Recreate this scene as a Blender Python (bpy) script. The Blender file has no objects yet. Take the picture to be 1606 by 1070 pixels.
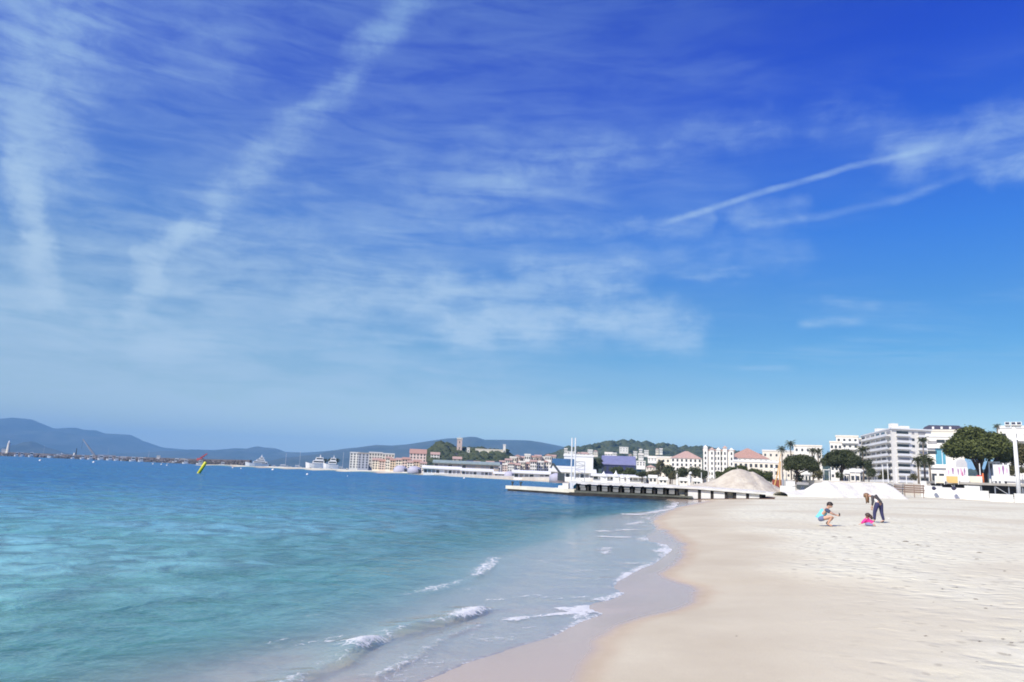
import bpy, math, random
import numpy as np
from mathutils import Vector, Matrix

# ------------------------------------------------------------------ camera, world, sun, exposure
SC = bpy.context.scene
COL = SC.collection
R = math.radians
PW, PH, F = 1606.0, 1070.0, 1160.0          # photograph size and focal length in its pixels
EYE = Vector((0.0, 0.0, 1.95))
ROLL = math.atan(0.0405)
HC = 713.0 + 0.0405 * PW / 2                # horizon row at the middle column
PITCH = math.atan((HC - PH / 2) / F)
_f = Vector((0, math.cos(PITCH), math.sin(PITCH)))
_u0 = Vector((0, -math.sin(PITCH), math.cos(PITCH)))
_x = Vector((1, 0, 0))
_r = _x * math.cos(ROLL) + _u0 * math.sin(ROLL)
_u = _u0 * math.cos(ROLL) - _x * math.sin(ROLL)

cam_data = bpy.data.cameras.new('camera')
cam_data.sensor_fit = 'HORIZONTAL'
cam_data.sensor_width = 36.0
cam_data.lens = 36.0 * F / PW
cam_data.clip_start = 0.1
cam_data.clip_end = 40000.0
cam = bpy.data.objects.new('camera', cam_data)
COL.objects.link(cam)
M = Matrix((( _r.x, _u.x, -_f.x, EYE.x), (_r.y, _u.y, -_f.y, EYE.y), (_r.z, _u.z, -_f.z, EYE.z), (0, 0, 0, 1)))
cam.matrix_world = M
SC.camera = cam


def ray(px, py):
    return _f * F + _r * (px - PW / 2) - _u * (py - PH / 2)


def W(px, py, d):
    """world point seen at photograph pixel (px, py), d metres ahead"""
    v = ray(px, py)
    return EYE + v * (d / v.y)


def G(px, py, z=0.0):
    """world point at photograph pixel (px, py) on the level z"""
    v = ray(px, py)
    return EYE + v * ((z - EYE.z) / v.z)


def azel(px, py):
    v = ray(px, py).normalized()
    return math.degrees(math.atan2(v.x, v.y)), math.degrees(math.asin(v.z))


SUN_EL = R(43)
SUN_AZ = R(224)                              # clockwise from +Y: behind the camera, to the left
sun_dir = Vector((math.sin(SUN_AZ) * math.cos(SUN_EL), math.cos(SUN_AZ) * math.cos(SUN_EL), math.sin(SUN_EL)))

SC.view_settings.view_transform = 'Standard'
SC.view_settings.look = 'None'
SC.view_settings.gamma = 1.0
SC.view_settings.use_curve_mapping = False
SC.view_settings.exposure = 0.62
SC.cycles.use_denoising = True
SC.cycles.max_bounces = 8
SC.cycles.transparent_max_bounces = 24
SC.cycles.volume_bounces = 0
SC.cycles.filter_width = 1.8
SC.cycles.caustics_reflective = False
SC.cycles.caustics_refractive = False

world = bpy.data.worlds.new("World")
SC.world = world
world.use_nodes = True
world.cycles.sampling_method = 'MANUAL'
world.cycles.sample_map_resolution = 512


class NT:
    """small helper to write node trees"""
    def __init__(self, tree):
        self.t = tree
        self.n = tree.nodes
        self.l = tree.links

    def new(self, typ, **kw):
        nd = self.n.new(typ)
        for k, v in kw.items():
            setattr(nd, k, v)
        return nd

    def put(self, sock, v):
        if isinstance(v, bpy.types.NodeSocket):
            self.l.new(v, sock)
        elif isinstance(v, (tuple, list)) and hasattr(sock.default_value, '__len__'):
            n = len(sock.default_value)
            v = tuple(v)
            sock.default_value = (v + (1.0,) * n)[:n]
        else:
            sock.default_value = v

    def math(self, op, a, b=0.0, c=None, clamp=False):
        nd = self.new('ShaderNodeMath', operation=op, use_clamp=clamp)
        self.put(nd.inputs[0], a)
        if op not in ('SQRT', 'ABSOLUTE', 'SINE', 'COSINE', 'ARCSINE', 'EXPONENT'):
            self.put(nd.inputs[1], b)
        if c is not None:
            self.put(nd.inputs[2], c)
        return nd.outputs[0]

    def vmath(self, op, a, b=None, s=None):
        nd = self.new('ShaderNodeVectorMath', operation=op)
        self.put(nd.inputs[0], a)
        if b is not None:
            self.put(nd.inputs[1], b)
        if s is not None:
            self.put(nd.inputs['Scale'], s)
        return nd.outputs['Value'] if op in ('DOT_PRODUCT', 'LENGTH', 'DISTANCE') else nd.outputs['Vector']

    def mapr(self, v, a, b, c=0.0, d=1.0, smooth=True):
        nd = self.new('ShaderNodeMapRange', interpolation_type='SMOOTHSTEP' if smooth else 'LINEAR')
        nd.clamp = True
        self.put(nd.inputs[0], v)
        for i, q in enumerate((a, b, c, d)):
            self.put(nd.inputs[1 + i], q)
        return nd.outputs[0]

    def noise(self, vec, scale, detail=3.0, rough=0.55, dist=0.0, color=False):
        nd = self.new('ShaderNodeTexNoise')
        if vec is not None:
            self.put(nd.inputs['Vector'], vec)
        self.put(nd.inputs['Scale'], scale)
        nd.inputs['Detail'].default_value = detail
        nd.inputs['Roughness'].default_value = rough
        nd.inputs['Distortion'].default_value = dist
        return nd.outputs['Color' if color else 'Fac']

    def mix(self, fac, a, b, mode='MIX'):
        nd = self.new('ShaderNodeMix', data_type='RGBA', blend_type=mode)
        self.put(nd.inputs[0], fac)
        self.put(nd.inputs[6], a)
        self.put(nd.inputs[7], b)
        return nd.outputs[2]

    def ramp(self, v, stops):
        nd = self.new('ShaderNodeValToRGB')
        el = nd.color_ramp.elements
        while len(el) < len(stops):
            el.new(0.5)
        for e, (p, c) in zip(el, stops):
            e.position = p
            e.color = (c[0], c[1], c[2], 1)
        self.put(nd.inputs[0], v)
        return nd.outputs[0]

    def attr(self, name):
        return self.new('ShaderNodeAttribute', attribute_name=name).outputs['Fac']

    def comb(self, x, y, z):
        nd = self.new('ShaderNodeCombineXYZ')
        for i, q in enumerate((x, y, z)):
            self.put(nd.inputs[i], q)
        return nd.outputs[0]


# tint of the clear sky by elevation in degrees (the photographed sky is deeper and bluer than the model's)
SKY_TINT = [(0, (0.788, 0.87, 0.756)), (3.7, (0.788, 0.87, 0.756)), (6.4, (0.44, 0.619, 0.673)), (9.4, (0.231, 0.528, 0.709)), (13.4, (0.159, 0.464, 0.798)), (17.9, (0.092, 0.412, 0.984)), (28.0, (0.038, 0.22, 1.19)), (31.3, (0.027, 0.184, 1.208)), (50, (0.027, 0.184, 1.208)), (90, (0.027, 0.184, 1.208))]

STREAKS = [
    ([(-40, 420), (250, 450), (520, 455), (780, 480)], 95, .13), ([(60, 560), (400, 560), (760, 590)], 60, .15), ([(150, 330), (330, 420)], 70, .16),
    # photograph pixels of a cloud's spine, half width in pixels, strength
    ([(95, -60), (75, 60), (60, 150), (52, 215)], 75, .58), ([(20, 245), (45, 320), (62, 378)], 22, .95),
    ([(62, 378), (52, 430), (70, 480)], 22, .95), ([(62, 378), (130, 385)], 22, .25),
    ([(-30, 478), (90, 492), (200, 512), (300, 545)], 34, .55), ([(190, 525), (255, 545), (318, 557)], 9, .34),
    ([(200, 495), (232, 430), (230, 395), (272, 365), (335, 345)], 21, 1.0),
    ([(345, 300), (405, 250), (470, 200), (530, 148), (560, 100), (605, 60), (650, 0), (690, -60)], 27, .38),
    ([(300, 320), (400, 300), (480, 290)], 75, .14), ([(600, 300), (720, 285), (880, 262)], 80, .16),
    ([(700, 330), (900, 250), (1060, 225), (1210, 195)], 34, .2),
    ([(730, 522), (850, 505), (960, 490), (1070, 522)], 40, .72), ([(690, 448), (830, 440), (985, 432)], 30, .46),
    ([(500, 470), (620, 475), (740, 500)], 48, .34), ([(330, 395), (500, 420), (640, 440)], 80, .20),
    ([(1000, 362), (1055, 345), (1200, 300), (1330, 263), (1500, 222)], 5, .42), ([(1430, 240), (1520, 222), (1640, 195)], 42, .42),
    ([(1550, 268), (1660, 245)], 24, .40), ([(1130, 356), (1300, 337), (1405, 315), (1550, 262)], 7, .2),
    ([(1175, 348), (1250, 328)], 22, .20), ([(740, 362), (960, 358), (1110, 345)], 16, .22),
    ([(1245, 507), (1365, 503)], 8, .36), ([(1280, 470), (1395, 481)], 9, .30), ([(1040, 430), (1190, 427)], 10, .26),
    ([(865, 615), (950, 612)], 5, .26), ([(1140, 578), (1255, 576)], 5, .2), ([(490, 622), (605, 620)], 6, .22),
    ([(415, 512), (485, 503)], 5, .3), ([(500, 540), (640, 538), (705, 508)], 7, .22), ([(240, 455), (400, 455)], 8, .26),
    ([(1290, 195), (1395, 185)], 34, .18), ([(230, 75), (340, 65)], 75, .2), ([(0, 60), (40, 190)], 110, .18),
    ([(60, 540), (115, 540)], 7, .2), ([(820, 400), (1130, 395)], 30, .14), ([(620, 660), (860, 655)], 40, .14),
    ([(1190, 390), (1250, 400)], 30, .12),
]


def build_world():
    w = NT(world.node_tree)
    w.n.clear()
    out = w.new('ShaderNodeOutputWorld')
    bg = w.new('ShaderNodeBackground')
    bg.inputs['Strength'].default_value = 0.10
    w.l.new(bg.outputs[0], out.inputs['Surface'])
    sky = w.new('ShaderNodeTexSky', sky_type='NISHITA')
    sky.sun_disc = False
    sky.sun_elevation = SUN_EL
    sky.sun_rotation = SUN_AZ
    sky.air_density = 1.0
    sky.dust_density = 0.6
    sky.ozone_density = 1.6
    d = w.new('ShaderNodeTexCoord').outputs['Generated']
    d = w.vmath('NORMALIZE', d)
    sp = w.new('ShaderNodeSeparateXYZ')
    w.l.new(d, sp.inputs[0])
    x, y, z = sp.outputs
    az = w.math('MULTIPLY', w.math('ARCTAN2', x, y), 57.29578)
    el = w.math('MULTIPLY', w.math('ARCSINE', z), 57.29578)
    tint = w.ramp(w.math('DIVIDE', el, 90.0, clamp=True), [(e / 90.0, c) for e, c in SKY_TINT])
    base = w.mix(1.0, sky.outputs[0], tint, 'MULTIPLY')
    P0 = w.comb(az, el, 0.0)
    warp = w.vmath('SUBTRACT', w.noise(P0, 0.20, 5, 0.62, 0, True), (0.5, 0.5, 0.5))
    warp = w.vmath('MULTIPLY', warp, (4.6, 3.4, 0.0))
    P = w.vmath('ADD', P0, warp)
    total = None
    thin = w.mapr(w.noise(w.vmath('MULTIPLY', P0, (0.35, 1.2, 1.0)), 0.55, 4, 0.6), 0.36, 0.62)
    Pn = w.vmath('ADD', P0, w.vmath('SCALE', warp, s=0.12))
    prev = None                                  # each step waits for the one before it, which keeps the shader's stack small
    for pts, half, s in STREAKS:
        pts = [azel(*q) for q in pts]
        hw = half / F * 57.3 * (1.42 if half > 12 else 1.4)
        best = None
        for a, b in zip(pts, pts[1:]):
            ba = (b[0] - a[0], b[1] - a[1], 0.0)
            L2 = ba[0] ** 2 + ba[1] ** 2
            src = P if half > 9 else Pn
            if prev is not None:
                src = w.vmath('ADD', src, w.vmath('SCALE', prev, s=1e-6))
            pa = w.vmath('SUBTRACT', src, (a[0], a[1], 0.0))
            h = w.math('MULTIPLY', w.vmath('DOT_PRODUCT', pa, (ba[0] / L2, ba[1] / L2, 0.0)), 1.0, clamp=True)
            dist = w.vmath('LENGTH', w.vmath('SUBTRACT', pa, w.vmath('SCALE', ba, s=h)))
            best = dist if best is None else w.math('MINIMUM', best, dist)
            prev = best
        m = w.mapr(best, 0.0, hw, s, 0.0)
        if half <= 12 and len(pts) < 4:
            m = w.math('MULTIPLY', m, thin)
        if half <= 12:                            # thin trails die away at both ends
            a0, a1 = pts[0][0], pts[-1][0]
            q = 0.22 * (a1 - a0)
            azk = w.math('ADD', az, w.math('MULTIPLY', m, 1e-6))
            m = w.math('MULTIPLY', w.math('MULTIPLY', m, w.mapr(azk, a0, a0 + q)), w.mapr(azk, a1, a1 - q))
        total = m if total is None else w.math('ADD', total, m)
        prev = total
    # from here on every texture waits for the streaks
    eps = w.math('MULTIPLY', total, 1e-6)
    P2 = w.vmath('ADD', P0, w.comb(eps, eps, 0.0))
    fine = w.noise(w.vmath('MULTIPLY', P2, (0.6, 1.0, 1.0)), 0.55, 6, 0.60, 0.35)
    tex = w.math('ADD', w.math('MULTIPLY', w.mapr(fine, 0.30, 0.70), 0.85), 0.12)
    # layer coordinates of a cloud sheet overhead
    zc = w.math('MAXIMUM', w.math('ADD', z, w.math('MULTIPLY', tex, 1e-6)), 0.03)
    p = w.comb(w.math('DIVIDE', x, zc), w.math('DIVIDE', y, zc), 0.0)
    mp = w.new('ShaderNodeMapping')
    mp.inputs['Rotation'].default_value = (0, 0, R(-62))
    mp.inputs['Scale'].default_value = (0.7, 1.7, 1)
    w.l.new(p, mp.inputs['Vector'])
    wisps = w.noise(mp.outputs[0], 1.6, 7, 0.60, 0.4)
    tex = w.math('ADD', tex, w.math('MULTIPLY', w.mapr(wisps, 0.25, 0.78), 0.5))
    dens = w.math('MULTIPLY', total, tex)
    # faint veil everywhere, thinning where the sky is clearest
    big = w.noise(p, 0.55, 4, 0.6, 0.6)
    veil = w.math('MULTIPLY', w.mapr(big, 0.42, 0.75), w.mapr(wisps, 0.35, 0.75))
    el2 = w.math('ADD', el, w.math('MULTIPLY', veil, 1e-6))
    dens = w.math('ADD', dens, w.math('MULTIPLY', w.math('MULTIPLY', veil, 0.30), w.mapr(el2, 3.0, 12.0)))
    # a thin sheet of high ice haze over the sunward, left half of the sky
    az2 = w.math('ADD', az, w.math('MULTIPLY', dens, 1e-6))
    dens = w.math('ADD', dens, w.math('MULTIPLY', w.mapr(az2, 32.0, -14.0), 0.16))
    az2 = w.math('ADD', az, w.math('MULTIPLY', dens, 1e-6))
    el2 = w.math('ADD', el, w.math('MULTIPLY', dens, 1e-6))
    dens = w.math('ADD', dens, w.math('MULTIPLY', w.math('MULTIPLY', w.mapr(az2, 12.0, -34.0), w.mapr(el2, 18.0, 3.0)), 0.62))
    # fibres, then a soft limit: no cirrus here is opaque
    eps = w.math('MULTIPLY', dens, 1e-6)
    mf = w.new('ShaderNodeMapping')
    mf.inputs['Rotation'].default_value = (0, 0, R(-20))
    mf.inputs['Scale'].default_value = (0.22, 1.25, 1)
    w.l.new(w.vmath('ADD', Pn, w.comb(eps, eps, 0.0)), mf.inputs['Vector'])
    fib = w.noise(mf.outputs[0], 0.55, 7, 0.60, 0.5)
    dens = w.math('MULTIPLY', dens, w.mapr(fib, 0.28, 0.72, 0.50, 1.45))
    dens = w.math('MULTIPLY', w.math('SUBTRACT', 1.0, w.math('EXPONENT', w.math('MULTIPLY', dens, -1.45))), 0.84)
    cl = w.mix(w.mapr(el, 5.0, 40.0), (3.9, 4.95, 5.9), (2.35, 3.95, 5.6))
    base = w.mix(dens, base, cl)
    w.l.new(base, bg.inputs['Color'])


build_world()
sun_data = bpy.data.lights.new('sun', 'SUN')
sun_data.energy = 4.2
sun_data.angle = R(0.53)
sun_data.color = (1.0, 0.935, 0.79)
sun = bpy.data.objects.new('sun', sun_data)
COL.objects.link(sun)
sun.rotation_euler = sun_dir.to_track_quat('Z', 'Y').to_euler()

# ------------------------------------------------------------------ helpers
def tag(o, label=None, cat=None, group=None, kind=None):
    if label:
        o['label'] = label
    if cat:
        o['category'] = cat
    if group:
        o['group'] = group
    if kind:
        o['kind'] = kind
    return o


def empty(name, loc=(0, 0, 0), rz=0.0):
    o = bpy.data.objects.new(name, None)
    COL.objects.link(o)
    o.location = loc
    o.rotation_euler = (0, 0, rz)
    o.empty_display_size = 0.2
    return o


def link(name, me, parent=None, loc=(0, 0, 0), rz=0.0):
    o = bpy.data.objects.new(name, me)
    COL.objects.link(o)
    if parent is not None:
        o.parent = parent
    o.location = loc
    o.rotation_euler = (0, 0, rz)
    return o


def kids(o):
    return [c for c in COL.objects if c.parent is o]


def copy_tree(o, parent=None):
    c = o.copy()
    COL.objects.link(c)
    if parent is not None:
        c.parent = parent
    for ch in list(o.children):
        copy_tree(ch, c)
    return c


MATS = {}


def mat(name, col, rough=0.6, var=0.12, scale=3.0, metal=0.0, bump=0.0, spec=0.4, bscale=None):
    """procedural material: base colour with noise variation and a little relief"""
    if name in MATS:
        return MATS[name]
    m = bpy.data.materials.new(name)
    m.use_nodes = True
    t = NT(m.node_tree)
    b = t.n['Principled BSDF']
    tc = t.new('ShaderNodeTexCoord').outputs['Object']
    n1 = t.noise(tc, scale, 5, 0.6)
    v = t.math('ADD', t.math('MULTIPLY', t.mapr(n1, 0.25, 0.75, 0, 1), 2 * var), 1 - var)
    c = t.vmath('SCALE', (col[0], col[1], col[2]), s=v)
    t.l.new(c, b.inputs['Base Color'])
    b.inputs['Roughness'].default_value = rough
    b.inputs['Metallic'].default_value = metal
    b.inputs['Specular IOR Level'].default_value = spec
    if bump > 0:
        bp = t.new('ShaderNodeBump')
        bp.inputs['Strength'].default_value = bump
        bp.inputs['Distance'].default_value = 0.05
        t.l.new(t.noise(tc, bscale or scale * 6, 4, 0.6), bp.inputs['Height'])
        t.l.new(bp.outputs[0], b.inputs['Normal'])
    MATS[name] = m
    return m


class MB:
    """collects shapes for one mesh"""
    def __init__(self):
        self.v = []
        self.f = []

    def add(self, vs, fs):
        k = len(self.v)
        self.v += [tuple(p) for p in vs]
        self.f += [tuple(i + k for i in q) for q in fs]
        return self

    def box(self, x0, x1, y0, y1, z0, z1):
        return self.add([(x0, y0, z0), (x1, y0, z0), (x1, y1, z0), (x0, y1, z0), (x0, y0, z1), (x1, y0, z1), (x1, y1, z1), (x0, y1, z1)],
                        [(0, 3, 2, 1), (4, 5, 6, 7), (0, 1, 5, 4), (1, 2, 6, 5), (2, 3, 7, 6), (3, 0, 4, 7)])

    def bar(self, a, b, w, h=None):
        """square bar from a to b"""
        return self.tube([a, b], [w / 2 * 1.414, (h or w) / 2 * 1.414], 4)

    def tube(self, pts, radii, n=8, cap=True):
        pts = [Vector(p) for p in pts]
        if not isinstance(radii, (list, tuple)):
            radii = [radii] * len(pts)
        rings = []
        up = Vector((0, 0, 1))
        for i, p in enumerate(pts):
            t = (pts[min(i + 1, len(pts) - 1)] - pts[max(i - 1, 0)]).normalized()
            s = t.cross(up)
            if s.length < 1e-3:
                s = t.cross(Vector((0, 1, 0)))
            s.normalize()
            q = s.cross(t)
            off = math.pi / n
            rings.append([p + (s * math.cos(2 * math.pi * k / n + off) + q * math.sin(2 * math.pi * k / n + off)) * radii[i] for k in range(n)])
        vs = [v for r in rings for v in r]
        fs = []
        for i in range(len(pts) - 1):
            for k in range(n):
                a, b = i * n + k, i * n + (k + 1) % n
                fs.append((a, b, b + n, a + n))
        if cap:
            fs.append(tuple(range(n))[::-1])
            fs.append(tuple((len(pts) - 1) * n + k for k in range(n)))
        return self.add(vs, fs)

    def lathe(self, prof, n=12, c=(0, 0, 0)):
        """prof: (radius, z) from bottom to top"""
        vs = []
        for r_, z in prof:
            for k in range(n):
                a = 2 * math.pi * k / n
                vs.append((c[0] + r_ * math.cos(a), c[1] + r_ * math.sin(a), c[2] + z))
        fs = []
        for i in range(len(prof) - 1):
            for k in range(n):
                a, b = i * n + k, i * n + (k + 1) % n
                fs.append((a, b, b + n, a + n))
        fs.append(tuple(range(n))[::-1])
        fs.append(tuple((len(prof) - 1) * n + k for k in range(n)))
        return self.add(vs, fs)

    def prism(self, poly, y0, y1):
        """poly of (x, z), extruded along y"""
        n = len(poly)
        vs = [(x, y0, z) for x, z in poly] + [(x, y1, z) for x, z in poly]
        fs = [tuple(range(n)), tuple(range(n, 2 * n))[::-1]] + [((k + 1) % n, k, k + n, (k + 1) % n + n) for k in range(n)]
        return self.add(vs, fs)

    def mesh(self, name, m, smooth=False):
        me = bpy.data.meshes.new(name)
        me.from_pydata(self.v, [], self.f)
        if m is not None:
            me.materials.append(m)
        if smooth:
            me.polygons.foreach_set('use_smooth', [True] * len(me.polygons))
        me.update()
        return me

    def build(self, name, m, parent=None, loc=(0, 0, 0), rz=0.0, smooth=False):
        return link(name, self.mesh(name, m, smooth), parent, loc, rz)


def grid_mesh(name, P, m, attrs=None, smooth=True, flip=False):
    """P: array (rows, cols, 3)"""
    nr, nc = P.shape[:2]
    me = bpy.data.meshes.new(name)
    idx = np.arange(nr * nc, dtype=np.int32).reshape(nr, nc)
    q = np.stack([idx[:-1, :-1], idx[:-1, 1:], idx[1:, 1:], idx[1:, :-1]], -1).reshape(-1, 4)
    if flip:
        q = q[:, ::-1]
    nf = len(q)
    me.vertices.add(nr * nc)
    me.vertices.foreach_set('co', P.reshape(-1).astype(np.float32))
    me.loops.add(nf * 4)
    me.loops.foreach_set('vertex_index', np.ascontiguousarray(q).reshape(-1))
    me.polygons.add(nf)
    me.polygons.foreach_set('loop_start', np.arange(nf, dtype=np.int32) * 4)
    if smooth:
        me.polygons.foreach_set('use_smooth', np.ones(nf, dtype=bool))
    for k, a in (attrs or {}).items():
        at = me.attributes.new(k, 'FLOAT', 'POINT')
        at.data.foreach_set('value', a.reshape(-1).astype(np.float32))
    me.update(calc_edges=True)
    me.materials.append(m)
    return me


_rs = np.random.RandomState(5)
_LAT = _rs.rand(256, 256)


def vnoise(x, y):
    """smooth value noise in 0..1"""
    x = np.asarray(x, float)
    y = np.asarray(y, float)
    xi = np.floor(x).astype(int)
    yi = np.floor(y).astype(int)
    fx, fy = x - xi, y - yi
    fx = fx * fx * (3 - 2 * fx)
    fy = fy * fy * (3 - 2 * fy)
    a = _LAT[xi % 256, yi % 256]
    b = _LAT[(xi + 1) % 256, yi % 256]
    c = _LAT[xi % 256, (yi + 1) % 256]
    d = _LAT[(xi + 1) % 256, (yi + 1) % 256]
    return (a * (1 - fx) + b * fx) * (1 - fy) + (c * (1 - fx) + d * fx) * fy


def fbm(x, y, n=4):
    s, a, t = 0.0, 1.0, 0.0
    for i in range(n):
        s = s + a * vnoise(x * 2 ** i + 17.3 * i, y * 2 ** i + 9.1 * i)
        t += a
        a *= 0.5
    return s / t


def sstep(a, b, x):
    t = np.clip((x - a) / (b - a), 0, 1)
    return t * t * (3 - 2 * t)


# ------------------------------------------------------------------ shore: lines traced on the ground
def curve(px, z):
    pts = sorted(((G(a, b, z).y, G(a, b, z).x) for a, b in px))
    ys, xs = [], []
    for y, x in pts:
        if not ys or y > ys[-1] + 0.02:
            ys.append(y)
            xs.append(x)
    return ys, xs


S_PX = [(1064, 788.5), (1059, 798), (1032, 803), (1019, 814), (1032, 831), (1013, 841), (1016, 849), (1044, 854), (1055, 862.6),
        (1042, 873), (1027, 884), (1002, 894), (970, 911), (963, 922), (979, 931), (956, 941), (926, 947), (922, 954), (946, 963),
        (911, 977), (866, 999), (815, 1014), (735, 1040), (650, 1075)]
W_PX = [(1112, 786), (1060, 796), (1034, 807), (1023, 818), (1040, 835), (1066, 846), (1068, 865), (1055, 884), (1032, 898.5), (1055, 911),
        (1087, 920), (1095, 932), (1083, 945), (1050, 956), (1004, 969), (967, 980), (941, 1003), (918, 1029), (896, 1072)]
D_PX = [(1058, 787), (1034, 801), (970, 805), (939, 812), (915, 822), (886, 841), (843, 852), (780, 871), (754, 909), (709, 924), (631, 962),
        (575, 984), (400, 1022), (320, 1046), (240, 1085)]
FAR = [(95, 19.5), (110, 23), (150, 30), (200, 29), (240, 24), (275, 17), (300, 11.5), (343, -1), (400, -18), (427, -28), (450, -72), (470, -107),
       (526, -190), (556, -250), (575, 150), (700, 400), (12400, 6000)]


def line(px, z, extra, near):
    ys, xs = curve(px, z)
    keep = [(y, x) for y, x in zip(ys, xs) if y < 84]
    ys = [y for y, x in keep]
    xs = [x for y, x in keep]
    ys = [-400, -20] + [near[0]] + ys + [y for y, x in FAR]
    xs = [near[1] - 90, near[1] - 6] + [near[1]] + xs + [x + extra for y, x in FAR]
    return np.array(ys), np.array(xs)


S_Y, S_X = line(S_PX, 0.08, 0, (2.0, -1.6))
W_Y, W_X = line(W_PX, 0.16, 2.0, (2.0, -0.2))
D_Y, D_X = line(D_PX, 0.0, -1.0, (3.0, -4.4))


def xS(y):
    return np.interp(y, S_Y, S_X)


def xW(y):
    return np.interp(y, W_Y, W_X)


def xD(y):
    return np.interp(y, D_Y, D_X)


def land(x, y):
    """height of sand, sea bed and promenade ground"""
    s, w, d = xS(y), xW(y), xD(y)
    w = np.maximum(w, s + 0.15)
    d = np.minimum(d, s - 0.1)
    t = x - w
    dry = 0.16 + 0.40 * (1 - np.exp(-np.maximum(t, 0) / 7.0)) + 0.013 * np.clip(t, 0, 45)
    far = sstep(55, 110, y)
    dry = dry + far * 0.25 * sstep(3, 18, t)
    mid = 0.08 + (x - s) / (w - s) * 0.08
    sw = -0.055 + (x - d) / (s - d) * 0.135
    q = np.maximum(d - x, 0)
    deep = -0.055 - 0.12 * q
    deep = np.maximum(deep, -0.055 - 3.2 * (1 - np.exp(-q * 0.045)) - 0.002 * np.minimum(q, 1000))
    z = np.where(x > w, dry, np.where(x > s, mid, np.where(x > d, sw, deep)))
    # raised town ground behind the beach
    return z


PROM_Z = 3.4


def ground_z(x, y):
    return float(land(np.array([x]), np.array([y]))[0])


def fan(r0, r1, steps, a0, a1, nc, apex):
    rs = [r0]
    while rs[-1] < r1:
        r_ = rs[-1]
        k = next(s for lim, s in steps if r_ < lim)
        rs.append(r_ * (1 + k))
    r_ = np.array(rs)
    u = np.linspace(-1, 1, nc)
    # finer in the middle (in view) than at the sides
    a = np.where(np.abs(u) < 0.8, u / 0.8 * 40.0, np.sign(u) * (40 + (np.abs(u) - 0.8) / 0.2 * 45))
    a = np.radians(a)
    Rr, A = np.meshgrid(r_, a, indexing='ij')
    return apex[0] + Rr * np.sin(A), apex[1] + Rr * np.cos(A)


def seg_dist(x, y, pts):
    """distance to a polyline, side (positive on the right of its direction), position 0..1 along it"""
    best = np.full(x.shape, 1e9)
    side = np.zeros(x.shape)
    pos = np.zeros(x.shape)
    L = [0.0]
    for a, b in zip(pts, pts[1:]):
        L.append(L[-1] + math.hypot(b[0] - a[0], b[1] - a[1]))
    for i, (a, b) in enumerate(zip(pts, pts[1:])):
        bx, by = b[0] - a[0], b[1] - a[1]
        l2 = bx * bx + by * by + 1e-9
        h = np.clip(((x - a[0]) * bx + (y - a[1]) * by) / l2, 0, 1)
        dx, dy = x - a[0] - h * bx, y - a[1] - h * by
        d = np.hypot(dx, dy)
        m = d < best
        best = np.where(m, d, best)
        side = np.where(m, np.sign(bx * dy - by * dx) * -1, side)
        pos = np.where(m, (L[i] + h * (L[i + 1] - L[i])) / L[-1], pos)
    return best, side, pos

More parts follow.
